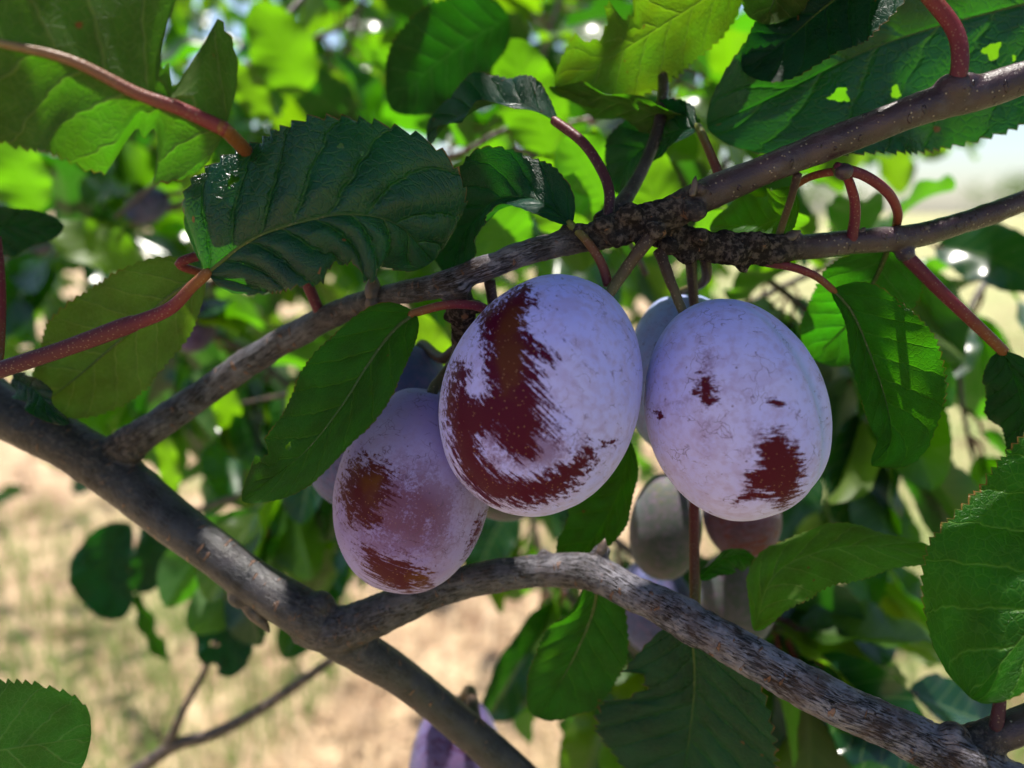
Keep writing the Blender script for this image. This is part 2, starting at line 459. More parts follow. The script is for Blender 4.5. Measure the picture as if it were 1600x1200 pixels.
def plum_material(name, bloom_a, bloom_b, skin_a, skin_b, base_rub=0.0, streak_rot=(0, 0, 0)):
    b = NB(name)
    tc = b.n('ShaderNodeTexCoord').outputs['Object']
    rub = b.attr('rub'); half = b.attr('half'); sut = b.attr('suture'); tint = b.attr('tint')
    st = b.vscale(tc, (120, 700, 1250), streak_rot)
    streak = b.noise(st, 1.0, 4, 0.6, 0.4)
    fine = b.noise(tc, 1500.0, 5, 0.7)
    big = b.noise(tc, 60.0, 3)
    # rubbed skin where the painted attribute plus streaky noise passes a threshold
    t = b.m('ADD', rub, b.m('ADD', b.m('MULTIPLY', b.m('SUBTRACT', streak, 0.5), 2.3), b.m('MULTIPLY', b.m('SUBTRACT', fine, 0.5), 1.1)))
    bare = b.step(t, 0.32, 0.76)
    hf = b.m('MULTIPLY', half, b.step(b.m('ADD', b.m('ADD', b.noise(tc, 170.0, 4), b.m('MULTIPLY', b.m('SUBTRACT', fine, 0.5), 0.9)), b.m('MULTIPLY', b.m('SUBTRACT', half, 0.5), 0.4)), 0.38, 0.66))
    # scratches: thin wandering lines
    sc1 = b.n('ShaderNodeTexVoronoi', {'Scale': 1.0}, feature='DISTANCE_TO_EDGE')
    warp = b.n('ShaderNodeTexNoise', {'Scale': 260.0, 'Detail': 2.0}); b.set(warp.inputs['Vector'], tc)
    wv = b.n('ShaderNodeVectorMath', {0: tc, 1: b.vscale(warp.outputs['Color'], (0.006, 0.006, 0.006))}, operation='ADD').outputs[0]
    b.set(sc1.inputs['Vector'], b.vscale(wv, (330, 330, 330)))
    scr = b.m('MULTIPLY', b.step(sc1.outputs[0], 0.0, 0.035, 1.0, 0.0), b.step(b.noise(tc, 210.0, 2), 0.50, 0.62))
    dots = b.vor(tc, 420.0)
    dot = b.m('MULTIPLY', b.step(dots.outputs[0], 0.06, 0.13, 1.0, 0.0), b.m('GREATER_THAN', b.n('ShaderNodeSeparateColor', {0: dots.outputs['Color']}).outputs[0], 0.6))
    bloom = b.mix(b.step(big, 0.35, 0.7), bloom_a, bloom_b)
    bloom = b.mix(b.m('MULTIPLY', b.step(b.noise(tc, 480.0, 4, 0.6), 0.44, 0.72), 0.62), bloom, tuple(0.45 * x + 0.55 * y for x, y in zip(bloom_b, (0.20, 0.10, 0.22))))
    smudge = b.step(b.noise(b.vscale(tc, (130, 210, 170), streak_rot), 1.0, 5, 0.62, 1.2), 0.47, 0.68)
    bloom = b.mix(b.m('MULTIPLY', smudge, 0.5), bloom, tuple(0.5 * x + 0.5 * y for x, y in zip(bloom_b, (0.24, 0.12, 0.26))))
    bloom = b.mix(b.m('MULTIPLY', sut, 0.6), bloom, (0.27, 0.36, 0.66))
    skin = b.mix(b.step(b.m('ADD', b.noise(tc, 95.0, 3), b.m('MULTIPLY', tint, 0.22)), 0.56, 0.85), skin_a, skin_b)
    sd = b.vor(tc, 1100.0)
    skin = b.mix(b.m('MULTIPLY', b.step(sd.outputs[0], 0.12, 0.2, 1.0, 0.0), 0.5), skin, (0.30, 0.17, 0.10))
    col = b.mix(b.m('MULTIPLY', hf, 0.85), bloom, b.mix(0.5, skin, (0.15, 0.035, 0.085)))
    col = b.mix(b.m('MULTIPLY', b.m('MAXIMUM', scr, dot), 0.75), col, (0.10, 0.05, 0.11))
    col = b.mix(bare, col, skin)
    rough = b.m('SUBTRACT', 0.62, b.m('MULTIPLY', b.m('MAXIMUM', bare, b.m('MULTIPLY', hf, 0.4)), 0.30))
    pr = b.n('ShaderNodeBsdfPrincipled', {'Base Color': col, 'Roughness': rough, 'Specular IOR Level': b.m('MULTIPLY_ADD', bare, -0.09, 0.16), 'Sheen Weight': b.m('MULTIPLY', b.m('SUBTRACT', 1.0, bare), 0.25), 'Sheen Roughness': 0.5,
                                          'Sheen Tint': (0.75, 0.8, 1.0),
                                          'Normal': b.bump(b.m('ADD', b.m('MULTIPLY', bare, -0.5), b.m('MULTIPLY', fine, 0.35)), 0.00012, 0.6)})
    return b.done(pr.outputs[0])


BLOOM_A, BLOOM_B = (0.36, 0.35, 0.84), (0.43, 0.40, 0.81)
M['plum_rubbed'] = plum_material('plum_rubbed', BLOOM_A, BLOOM_B, (0.055, 0.003, 0.017), (0.075, 0.020, 0.009), streak_rot=(0.0, 0.42, 0.0))
M['plum_pale'] = plum_material('plum_pale', (0.39, 0.375, 0.83), (0.45, 0.42, 0.81), (0.062, 0.004, 0.015), (0.075, 0.010, 0.012), streak_rot=(0, 0.3, 0))
M['plum_red'] = plum_material('plum_red', (0.23, 0.16, 0.42), (0.30, 0.25, 0.54), (0.065, 0.010, 0.018), (0.115, 0.045, 0.011), streak_rot=(0, 0.2, 0))
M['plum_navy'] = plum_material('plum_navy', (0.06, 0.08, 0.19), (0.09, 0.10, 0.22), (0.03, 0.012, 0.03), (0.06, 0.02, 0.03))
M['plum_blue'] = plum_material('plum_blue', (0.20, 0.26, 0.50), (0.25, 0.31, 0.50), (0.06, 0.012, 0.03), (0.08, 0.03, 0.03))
M['plum_shade_tint'] = plum_material('plum_shade_tint', (0.075, 0.055, 0.17), (0.09, 0.065, 0.16), (0.05, 0.01, 0.03), (0.07, 0.02, 0.03))  # violet bloom darkened in its colour to stand in for shade
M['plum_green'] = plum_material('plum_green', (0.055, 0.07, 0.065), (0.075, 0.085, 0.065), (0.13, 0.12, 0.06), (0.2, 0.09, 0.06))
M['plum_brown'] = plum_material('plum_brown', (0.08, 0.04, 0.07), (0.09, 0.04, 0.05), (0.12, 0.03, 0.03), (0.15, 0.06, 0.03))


# ------------------------------------------------------------------ ground, field, far trees
def ground_material():
    b = NB('dry_field')
    tc = b.n('ShaderNodeTexCoord').outputs['Object']
    n1 = b.noise(tc, 0.9, 4); n2 = b.noise(tc, 6.0, 5, 0.65); n3 = b.noise(tc, 40.0, 4, 0.7)
    col = b.mix(b.step(n2, 0.35, 0.65), (0.27, 0.17, 0.10), (0.52, 0.38, 0.235))
    col = b.mix(b.m('MULTIPLY', b.step(n3, 0.5, 0.7), 0.6), col, (0.15, 0.085, 0.045))
    col = b.mix(b.m('MULTIPLY', b.step(n1, 0.52, 0.66), 0.65), col, (0.17, 0.22, 0.06))
    gs = b.n('ShaderNodeSeparateXYZ', {0: tc})
    strip = b.step(b.m('ADD', b.m('SUBTRACT', gs.outputs[0], b.m('MULTIPLY', gs.outputs[1], 0.22)), b.m('MULTIPLY', b.m('SUBTRACT', n1, 0.5), 1.5)), -0.1, 0.6)
    col = b.mix(b.m('MULTIPLY', strip, b.m('MULTIPLY_ADD', n2, 0.6, 0.35)), col, (0.21, 0.26, 0.085))
    col = b.mix(b.m('MULTIPLY', b.step(b.noise(tc, 2.6, 4, 0.6), 0.52, 0.64), 0.8), col, (0.14, 0.075, 0.038))
    return b.done(b.n('ShaderNodeBsdfPrincipled', {'Base Color': col, 'Roughness': 0.9, 'Normal': b.bump(n3, 0.03, 0.8)}).outputs[0])


g = 40
xs = np.r_[-1500, -400, -120, -40, np.linspace(-12, 12, g), 40, 120, 400, 1500]
ys = np.r_[-1500, -300, -60, -12, np.linspace(-4, 20, g), 45, 120, 400, 2500]
gx, gy = np.meshgrid(xs, ys, indexing='ij')
gv = np.stack([gx.ravel(), gy.ravel(), 0.02 * vnoise(np.stack([gx.ravel() * 0.8, gy.ravel() * 0.8, 0 * gx.ravel()], 1), 3)], 1)
ni, nj = gx.shape
ii, jj = np.meshgrid(np.arange(ni - 1), np.arange(nj - 1), indexing='ij'); ii, jj = ii.ravel(), jj.ravel()
gf = np.stack([ii * nj + jj, (ii + 1) * nj + jj, (ii + 1) * nj + jj + 1, ii * nj + jj + 1], 1)
tag(obj('ground', mesh_from('ground', gv, gf), ground_material()), kind='structure')


def blade_material():
    b = NB('straw')
    c = b.attr('shade')
    col = b.mix(b.step(c, 0.0, 0.55), (0.19, 0.11, 0.06), (0.60, 0.45, 0.28))
    col = b.mix(b.step(c, 0.62, 0.72), col, (0.16, 0.24, 0.05))
    pr = b.n('ShaderNodeBsdfPrincipled', {'Base Color': col, 'Roughness': 0.6})
    tr = b.n('ShaderNodeBsdfTranslucent', {'Color': col})
    return b.done(b.n('ShaderNodeMixShader', {0: 0.3, 1: pr.outputs[0], 2: tr.outputs[0]}).outputs[0])


nb_ = 42000
by = 1.1 + 9.0 * rng.random(nb_) ** 1.7
bx = (rng.random(nb_) * 2 - 1) * (by * 0.85 + 0.3)
cl = vnoise(np.stack([bx * 1.3, by * 1.3, 0 * bx], 1), 5)
green = ((cl > 0.22) & (rng.random(nb_) < 0.75)) | ((bx - 0.22 * by > 0.1) & (rng.random(nb_) < 0.55))
cl2 = vnoise(np.stack([bx * 2.2, by * 2.2, 0 * bx + 4], 1), 8)
shade = np.where(green, 0.75 + 0.2 * rng.random(nb_), np.clip(0.34 + 0.45 * cl2 + 0.3 * (rng.random(nb_) - .5), 0, 0.58))
hgt = np.where(green, 0.05 + 0.09 * rng.random(nb_), 0.02 + 0.12 * rng.random(nb_) ** 2)
az = rng.random(nb_) * 2 * np.pi
lean = np.where(green, 0.3 + 0.5 * rng.random(nb_), 0.5 + 2.2 * rng.random(nb_))
base = np.stack([bx, by, np.full(nb_, 0.0)], 1)
dirv = np.stack([np.cos(az) * lean, np.sin(az) * lean, np.ones(nb_)], 1); dirv = nrm(dirv)
sidev = np.stack([-np.sin(az), np.cos(az), 0 * az], 1) * (0.0016 + 0.003 * rng.random(nb_))[:, None]
midp = base + dirv * hgt[:, None] * 0.6 + np.array([0, 0, 0.012])
tip = base + dirv * hgt[:, None] * 1.3
bvv = np.stack([base - sidev, base + sidev, midp + sidev * 0.8, midp - sidev * 0.8, tip + sidev * .15, tip - sidev * .15], 1).reshape(-1, 3)
k6 = np.arange(nb_) * 6
bf = np.vstack([np.stack([k6, k6 + 1, k6 + 2, k6 + 3], 1), np.stack([k6 + 3, k6 + 2, k6 + 4, k6 + 5], 1)])
tag(obj('dry_grass', mesh_from('dry_grass', bvv, bf, smooth=False, attrs={'shade': np.repeat(shade, 6)}), blade_material()),
    'dry straw and tufts of green grass on the orchard floor', 'grass', kind='stuff')


def tree_material():
    b = NB('far_foliage')
    tc = b.n('ShaderNodeTexCoord').outputs['Object']
    col = b.mix(b.noise(tc, 2.0, 3), (0.035, 0.07, 0.02), (0.10, 0.15, 0.04))
    pr = b.n('ShaderNodeBsdfPrincipled', {'Base Color': col, 'Roughness': 0.6})
    tr = b.n('ShaderNodeBsdfTranslucent', {'Color': (0.15, 0.28, 0.03, 1)})
    return b.done(b.n('ShaderNodeMixShader', {0: 0.3, 1: pr.outputs[0], 2: tr.outputs[0]}).outputs[0])


M['far'] = tree_material()


def far_tree(x, y, h, wd, label, seed, name='far_tree', group='trees across the field', n=700, ls=0.03):
    r = np.random.default_rng(seed)
    root = obj(name, None)
    root.location = (x, y, 0)
    tag(root, label, 'tree', group)
    tube('trunk', np.array([[0, 0, -0.1], [0.1, 0, h * 0.3], [0, 0.1, h * 0.7]]), [h * 0.03, h * 0.022, h * 0.008], M['twig'], root, 8)
    nc = 9
    cen = np.stack([r.normal(0, wd * 0.25, nc), r.normal(0, wd * 0.25, nc), h * (0.35 + 0.5 * r.random(nc))], 1)
    ci = r.integers(0, nc, n)
    d = nrm(r.normal(size=(n, 3))) * (r.random(n) ** 0.4)[:, None] * wd * 0.3
    p = cen[ci] + d
    a = nrm(r.normal(size=(n, 3))); c = nrm(np.cross(a, r.normal(size=(n, 3))))
    s = (h * ls * (0.5 + r.random(n)))[:, None]
    v = np.stack([p - a * s, p + c * s * .6, p + a * s, p - c * s * .6], 1).reshape(-1, 3)
    k = np.arange(n) * 4
    o = obj('crown', mesh_from('crown', v, np.stack([k, k + 1, k + 2, k + 3], 1), smooth=False), M['far'], root)
    o['kind'] = 'stuff'


far = [(58, 95, 5.5, 6, 'broad low tree at the far edge of the field'), (66, 100, 7.5, 6, 'tallest rounded tree at the far edge of the field'),
       (38, 92, 4.5, 5, 'small bushy tree standing far behind the plum branches'), (34, 88, 6.2, 5, 'narrow upright tree far behind the plum branches')]
for i, (x, y, h, wd, lb) in enumerate(far):
    far_tree(x, y, h, wd, lb, 100 + i)


# ------------------------------------------------------------------ the foreground branch: wood
tree = obj('plum_branch', None)
tree.location = (0, 0, 0)
tag(tree, 'forked plum branch in focus with grey bark, red leaf stalks and large leaves', 'branch')

# each run: name, label, points (px, py, depth, radius px, silver, young, knot)
RUNS = [
    ('limb', 'smooth dark thick limb running down from the left', [
        (-420, 330, .23, 46.8, 0, 0, 0), (-200, 500, .215, 45.0, 0, 0, 0), (-60, 596, .205, 42.3, 0, 0, 0), (10, 645, .202, 39.6, .1, 0, .2), (100, 690, .2, 38.7, .1, 0, .35), (180, 742, .2, 38.7, .15, 0, .35),
        (290, 830, .196, 35.1, .15, 0, 0), (395, 908, .193, 33.3, .15, 0, 0), (480, 962, .19, 36.9, .2, 0, .3), (565, 1018, .194, 32.4, .2, 0, .3), (650, 1075, .2, 27.9, .1, 0, 0),
        (740, 1150, .205, 27.9, .1, 0, 0), (840, 1240, .21, 27.9, .1, 0, 0), (1000, 1390, .22, 26.1, .1, 0, 0)]),
    ('fruiting_branch', 'rough grey branch that carries the plums', [
        (140, 735, .202, 29.9, .3, 0, .5), (190, 702, .2, 29.0, .4, 0, .8), (235, 670, .197, 24.6, .5, 0, .4), (330, 606, .199, 22.9, .6, 0, 0), (430, 540, .194, 22.0, .6, 0, 0), (520, 492, .185, 20.2, .5, 0, .2),
        (600, 463, .176, 17.6, .4, 0, .3), (690, 446, .168, 19.4, .8, 0, .2), (760, 418, .166, 19.4, 1, 0, 0), (850, 386, .164, 19.4, .7, 0, .2), (920, 370, .162, 22.0, .3, 0, .8), (985, 352, .16, 27.3, .2, 0, 1), (1050, 332, .159, 25.5, .2, .1, 1), (1085, 315, .158, 23.8, .1, .4, .5)]),
    ('upper_twig', 'smooth purple brown twig rising across the large holed leaf', [
        (1060, 326, .159, 25.1, .1, .3, .8), (1105, 303, .158, 26.0, 0, .9, .2), (1160, 279, .157, 24.2, 0, 1, 0), (1250, 243, .155, 24.2, 0, 1, 0), (1350, 205, .153, 25.1, 0, 1, 0), (1450, 166, .151, 26.0, 0, 1, 0),
        (1530, 146, .150, 27.0, 0, 1, 0), (1650, 106, .148, 26.0, 0, 1, 0), (1850, 40, .145, 25.1, 0, 1, 0)]),
    ('side_twig', 'thin purple twig below the thicker one', [
        (1010, 350, .163, 26, .2, 0, 1), (1060, 374, .164, 25, .1, 0, 1), (1120, 386, .165, 25, .1, 0, 1), (1200, 390, .166, 24, 0, .1, 1), (1245, 387, .167, 21, 0, .7, .4), (1310, 381, .168, 20, 0, 1, 0),
        (1400, 373, .169, 20, 0, 1, 0), (1500, 350, .171, 18, 0, 1, 0), (1650, 297, .174, 17, 0, 1, 0), (1850, 230, .178, 16, 0, 1, 0)]),
    ('lower_branch', 'silvery cracked branch arching below the plums', [
        (470, 975, .192, 29.9, .3, 0, .3), (525, 985, .19, 35.2, .4, 0, .4), (590, 962, .188, 31.7, .45, 0, .4), (660, 930, .187, 27.3, .5, 0, .2), (750, 903, .187, 26.4, .5, 0, .2), (850, 891, .187, 26.4, .6, 0, .1),
        (925, 893, .184, 29.0, .7, 0, .3), (990, 925, .178, 27.3, .9, 0, 0), (1060, 960, .172, 29.9, 1, 0, 0), (1150, 1012, .165, 31.7, 1, 0, 0), (1280, 1085, .158, 33.4, 1, 0, 0), (1400, 1143, .154, 35.2, 1, 0, 0),
        (1500, 1188, .151, 37.0, 1, 0, .3), (1620, 1245, .148, 35.2, 1, 0, 0), (1850, 1360, .143, 35.2, 1, 0, 0)]),
    ('young_shoot', 'smooth young shoot leaving the silvery branch', [
        (1490, 1180, .152, 30, .4, 0, 1), (1530, 1160, .152, 29, .1, .2, .9), (1575, 1142, .151, 27, 0, .9, .1), (1640, 1112, .15, 25, 0, 1, 0), (1800, 1040, .148, 23, 0, 1, 0)]),
    ('spur', 'short knobbly dark spur under the grey branch', [
        (706, 440, .168, 19, .6, 0, .4), (720, 478, .171, 22, .1, 0, 1), (722, 515, .176, 17, 0, 0, 1), (716, 548, .182, 11, 0, .2, .8)]),
    ('shoot_base', 'olive brown shoot standing on the branch', [
        (938, 350, .166, 18, 0, .2, .9), (968, 322, .169, 14, 0, .6, .3), (1000, 272, .175, 11, .4, .7, 0), (1026, 208, .184, 10, .2, .9, 0), (1036, 150, .19, 9, 0, 1, 0), (1034, 80, .197, 9, 0, 1, 0), (1025, -60, .21, 8, 0, 1, 0)]),
]
# knuckles, bud scars: px, py, depth, radius px
KNOBS = [(1025, 360, .154, 15), (985, 335, .157, 19), (945, 352, .158, 15), (905, 360, .160, 13), (1045, 385, .160, 15), (1095, 370, .160, 15), (1085, 330, .155, 18), (1150, 398, .163, 16), (1185, 378, .163, 15),
         (1215, 400, .164, 12), (1075, 400, .163, 13), (1130, 372, .164, 15), (1240, 372, .166, 13), (965, 372, .158, 14), (1005, 380, .158, 13), (720, 450, .166, 17), (700, 462, .167, 12), (745, 478, .170, 12), (705, 495, .172, 11),
         (1488, 140, .1495, 26), (1512, 128, .149, 15), (1318, 268, .153, 15), (1092, 296, .155, 12), (940, 862, .184, 12), (580, 468, .177, 19), (1415, 398, .169, 14), (1330, 372, .168, 15), (1198, 405, .166, 12),
         (850, 868, .186, 10), (380, 930, .193, 20), (1490, 1150, .15, 20), (1515, 1185, .147, 22), (1545, 1185, .149, 15), (205, 705, .198, 20), (885, 358, .163, 10), (1160, 418, .165, 9), (500, 945, .189, 20)]
av_, af_, off = [], [], 0
cen_p, cen_a, cen_run, cen_t, cen_len = [], [], [], [], []
for ri, (nm, lb, pts) in enumerate(RUNS):
    a = np.array(pts, float)
    wp = px_pts(a[:, :3]); rad = a[:, 3] * a[:, 2] / FPX
    L = np.linalg.norm(np.diff(wp, axis=0), axis=1).sum()
    n = int(L / 0.0012)
    c = catmull(np.column_stack([wp, rad, a[:, 4:7]]), n)
    wig = np.stack([vnoise(c[:, :3] * 90, 31 + k) for k in range(3)], 1) * c[:, 3:4] * (0.03 if ri == 0 else 0.09)
    c[:, :3] += wig
    c[:, 3] *= 1 + (0.02 if ri == 0 else 0.05) * vnoise(c[:, :3] * 160, 41)
    v, f, uv = tube_arrays(c[::3, :3], c[::3, 3], 20, n)
    av_.append(v); af_ += [[q + off for q in x] for x in f]; off += len(v)
    cen_p.append(c[:, :3]); cen_a.append(np.column_stack([c[:, 4:7], c[:, 3]])); cen_run.append(np.full(n, ri)); cen_t.append(nrm(np.gradient(c[:, :3], axis=0))); cen_len.append(np.linspace(0, L, n))
for (x, y, d, r) in KNOBS:
    c = P(x, y, d); r = r * d / FPX
    th = np.linspace(0, np.pi, 9); ph = np.linspace(0, 2 * np.pi, 14, endpoint=False)
    v = np.array([[math.sin(t) * math.cos(p), math.sin(t) * math.sin(p), math.cos(t)] for t in th for p in ph]) * r * (1 + 0.25 * rng.random())
    v *= np.array([1, 1, 0.85]); v += c
    f = [[off + i * 14 + j, off + i * 14 + (j + 1) % 14, off + (i + 1) * 14 + (j + 1) % 14, off + (i + 1) * 14 + j] for i in range(8) for j in range(14)]
    av_.append(v); af_ += f; off += len(v)
tmp_me = mesh_from('tmp', np.vstack(av_), af_)
tmp = obj('tmp', tmp_me)
rm = tmp.modifiers.new('r', 'REMESH'); rm.mode = 'VOXEL'; rm.voxel_size = 0.00055
sm = tmp.modifiers.new('s', 'SMOOTH'); sm.iterations = 3; sm.factor = 0.5
dg = bpy.context.evaluated_depsgraph_get()
ev = tmp.evaluated_get(dg)
em = ev.to_mesh()
wv = np.empty(len(em.vertices) * 3, np.float32); em.vertices.foreach_get('co', wv); wv = wv.reshape(-1, 3).astype(float)
wn = np.empty(len(em.vertices) * 3, np.float32); em.vertices.foreach_get('normal', wn); wn = wn.reshape(-1, 3).astype(float)
wf = np.empty(len(em.loops), np.int32); em.loops.foreach_get('vertex_index', wf); wf = wf.reshape(-1, 4)
ev.to_mesh_clear()
bpy.data.objects.remove(tmp); bpy.data.meshes.remove(tmp_me)
cp, ca, cr, ct, cl_ = np.vstack(cen_p), np.vstack(cen_a), np.concatenate(cen_run), np.vstack(cen_t), np.concatenate(cen_len)
nv = len(wv)
A = np.zeros((nv, 3)); run = np.zeros(nv, int); along = np.zeros(nv); angv = np.zeros(nv); rloc = np.zeros(nv)
for s0 in range(0, nv, 4000):
    q = wv[s0:s0 + 4000]
    d2 = np.sqrt(((q[:, None] - cp[None]) ** 2).sum(-1))
    e = d2 / ca[None, :, 3]
    j = e.argmin(1)
    wgt = np.exp(-(e - e.min(1, keepdims=True)) * 6)
    wgt /= wgt.sum(1, keepdims=True)
    A[s0:s0 + 4000] = wgt @ ca[:, :3]
    run[s0:s0 + 4000] = cr[j]; along[s0:s0 + 4000] = cl_[j] + cr[j] * 0.7 + ((q - cp[j]) * ct[j]).sum(1)
    rr = q - cp[j]; tt = ct[j]
    refv = nrm(np.cross(tt, np.array([0, 0, 1.0]))); r2 = np.cross(tt, refv)
    angv[s0:s0 + 4000] = np.arctan2((rr * r2).sum(1), (rr * refv).sum(1)); rloc[s0:s0 + 4000] = ca[j, 3]
silver, young, knot = A.T
disp = 0.00032 * knot * fbm(wv * 420, 61, 4) + 0.00022 * (1 - young) * (0.25 + silver) * fbm(wv * 260, 71, 3) + 0.00008 * young * fbm(wv * 500, 77, 2)
# girdling ring wrinkles on the older wood
ring = np.abs(np.sin(along * 1500 + 3 * vnoise(wv * 220, 81)))
disp += 0.00022 * knot * (1 - young) * (ring - 0.5)
disp += 0.00016 * silver * (1 - young) * fbm(np.stack([along * 260, np.sin(angv) * 4.5, np.cos(angv) * 4.5], 1) * np.array([1, 1.4, 1.4]), 91, 3)
wv = wv + wn * disp[:, None]
full = mesh_from('full', wv, wf)
fn = np.empty(nv * 3, np.float32); full.vertices.foreach_get('normal', fn); fn = fn.reshape(-1, 3)
bpy.data.meshes.remove(full)
frun = run[wf[:, 0]]
for ri, (nm, lb, pts) in enumerate(RUNS):
    fs = wf[frun == ri]
    if not len(fs): continue
    used, inv = np.unique(fs, return_inverse=True)
    me = mesh_from(nm, wv[used], inv.reshape(-1, 4), attrs={'along': along[used], 'ang': angv[used], 'silver': silver[used], 'young': young[used], 'knot': knot[used]})
    me.normals_split_custom_set_from_vertices(fn[used].tolist())
    o = obj(nm, me, M['bark'], tree)
    o['label'] = lb


# buds and bark scales on the twigs
def bud(px, py, d, dx, dy, ln, wd, mat='purple_twig'):
    a = P(px, py, d); b_ = P(px + dx, py + dy, d)
    t = nrm(b_ - a); L = ln * d / FPX; W = wd * d / FPX
    pts = np.array([a - t * L * 0.25, a + t * L * 0.15, a + t * L * 0.5, a + t * L * 0.85, a + t * L])
    return tube('bud', pts, [W * .8, W, W * .85, W * .4, W * .08], M[mat], tree, 10, 14, rough=0.00012, seed=int(px))


bud(1512, 126, .1485, 30, -6, 30, 9, 'twig'); bud(1083, 300, .154, 4, -24, 26, 6, 'twig'); bud(1176, 262, .155, 26, -10, 26, 8, 'twig'); bud(938, 866, .183, 6, -20, 26, 8, 'twig')
bud(1160, 410, .165, 8, 22, 18, 7, 'twig'); bud(1338, 372, .167, 12, -14, 22, 7, 'twig'); bud(1545, 1152, .150, 22, -18, 20, 6, 'twig'); bud(1440, 360, .168, 20, -8, 18, 6, 'twig')
bud(1560, 1185, .149, 20, 10, 22, 8, 'twig'); bud(1232, 372, .165, 14, -8, 22, 9, 'twig'); bud(582, 462, .175, 2, -26, 34, 13, 'twig'); bud(583, 470, .175, -2, 20, 24, 13, 'twig'); bud(385, 940, .192, 26, 34, 60, 13, 'twig')


# ------------------------------------------------------------------ leaves of the foreground branch
def prof(u, a, b):
    p = a / (a + b)
    return (u ** a) * ((1 - u) ** b) / ((p ** a) * ((1 - p) ** b))


ALL_LEAVES = 0


def leaf_arrays(mid, wl, wr, roll, fold, curl, up, nu, nvh, teeth, tooth, wave, seed, ab, quilt, holes, bites, near=None):
    r = np.random.default_rng(seed)
    c = catmull(mid, nu)
    L = np.linalg.norm(np.diff(c, axis=0), axis=1).sum()
    u = np.linspace(0, 1, nu)
    t = nrm(np.gradient(c, axis=0))
    n0 = nrm(CAM - c) if near is None else np.tile(near, (nu, 1))
    n0 = nrm(n0 - t * (n0 * t).sum(1, keepdims=True))
    rl = np.radians(np.interp(u, np.linspace(0, 1, len(roll)), roll))[:, None]
    n = n0 * np.cos(rl) + np.cross(t, n0) * np.sin(rl)
    s = np.cross(t, n)                   # to the right when travelling along the midrib, seen with n toward the viewer
    if not up:
        pass
    vs = np.linspace(0, 1, nvh + 1)
    w_ = prof(np.clip(u, 1e-4, 1 - 1e-4), *ab)
    w_ = w_ * (1 + 0.05 * np.sin(u * 9 + seed))
    ph = np.cumsum(0.6 + 0.8 * r.random(nu)); ph = ph / ph[-1] * teeth
    saw = (ph % 1.0)
    rows, uvs = [], []
    for sg in (-1, 1):
        wid = (wl if sg < 0 else wr)
        fo = np.radians(np.interp(u, np.linspace(0, 1, len(fold)), fold))
        for k, v in enumerate(vs):
            if sg > 0 and k == 0: continue
            # cross-section: angle grows with distance from the midrib
            m_ = 12
            vv = np.linspace(0, v, m_)
            ang = fo[:, None] + np.radians(curl) * vv[None] ** 1.0
            x = np.trapz(np.cos(ang), vv, axis=1) if v > 0 else np.zeros(nu)
            y = np.trapz(np.sin(ang), vv, axis=1) if v > 0 else np.zeros(nu)
            edge = 1 - tooth * saw * np.clip((v - 0.86) / 0.14, 0, 1) * (1 if sg > 0 else 1)
            W = wid * w_ * edge
            for (hu, bs, dep, bw) in bites:
                if bs == sg:
                    du = (u - hu) / bw
                    W = W * (1 - dep * np.clip(1 - np.abs(du) ** 3, 0, 1) ** 0.7 * (1 + 0.12 * np.sin(du * 7 + hu * 20)))
            p = c + (sg * x * W)[:, None] * s + (y * W)[:, None] * n
            sv = np.full(nu, sg * v)
            lat = (u - VEIN_S * v ** 0.85) * VEIN_N + (0.45 if sg > 0 else 0)
            dd = np.abs((lat % 1.0) - 0.5) * 2          # 1 on a vein, 0 between
            q = quilt * (1 - dd ** 2) * min(1, v * 4) * w_ * (1 - 0.5 * v)
            wv_ = wave * (v ** 2) * np.sin(u * 17 + sg * 1.3 + seed) * w_ + wave * 0.7 * (v ** 1.5) * vnoise(np.stack([u * 5, sv * 1.5, np.full(nu, seed * 3.7)], 1), 5) * w_
            p = p + ((q if up else -q) + wv_)[:, None] * n
            rows.append((sg * v, p)); uvs.append(np.stack([u, sv], 1))
    order = np.argsort([x[0] for x in rows])
    V = np.stack([rows[i][1] for i in order], 1); UV = np.stack([uvs[i] for i in order], 1)
    m = V.shape[1]
    keep = np.ones((nu - 1, m - 1), bool)
    asp = 0.5 * (wl + wr) / L
    for (hu, hv, hr) in holes:
        du = (UV[..., 0] - hu) / hr; dv = (UV[..., 1] - hv) * asp / hr
        rad = np.sqrt(du ** 2 + dv ** 2) * (1 + 0.22 * np.sin(3 * np.arctan2(dv, du) + hu * 40) + 0.15 * np.sin(5 * np.arctan2(dv, du) + hv * 30))
        keep &= ~((rad[:-1, :-1] + rad[1:, :-1] + rad[:-1, 1:] + rad[1:, 1:]) / 4 < 1)
        # pull the rim vertices on to the rim
        sel = (rad > 0.75) & (rad < 1.35)
        gu = np.gradient(V, axis=0); gv_ = np.gradient(V, axis=1)
        du_ = 1.0 / (nu - 1); dv_ = 2.0 / (m - 1)
        mu = (1 / np.maximum(rad, .3) - 1)
        V = V + np.where(sel[..., None], gu / du_ * ((UV[..., 0] - hu) * mu)[..., None] + gv_ / dv_ * ((UV[..., 1] - hv) * mu)[..., None], 0)
    i, j = np.nonzero(keep)
    f = np.stack([i * m + j, i * m + j + 1, (i + 1) * m + j + 1, (i + 1) * m + j], 1)
    # orient so that the face normal is the leaf's upper side
    a = V.reshape(-1, 3)
    fc = f[len(f) // 2]
    nn = np.cross(a[fc[1]] - a[fc[0]], a[fc[3]] - a[fc[0]])
    want = n[len(n) // 2] if up else -n[len(n) // 2]
    iu = fc[0] // m
    want = n[iu] if up else -n[iu]
    if nn @ want < 0:
        f = f[:, ::-1]
    used, inv = np.unique(f, return_inverse=True)
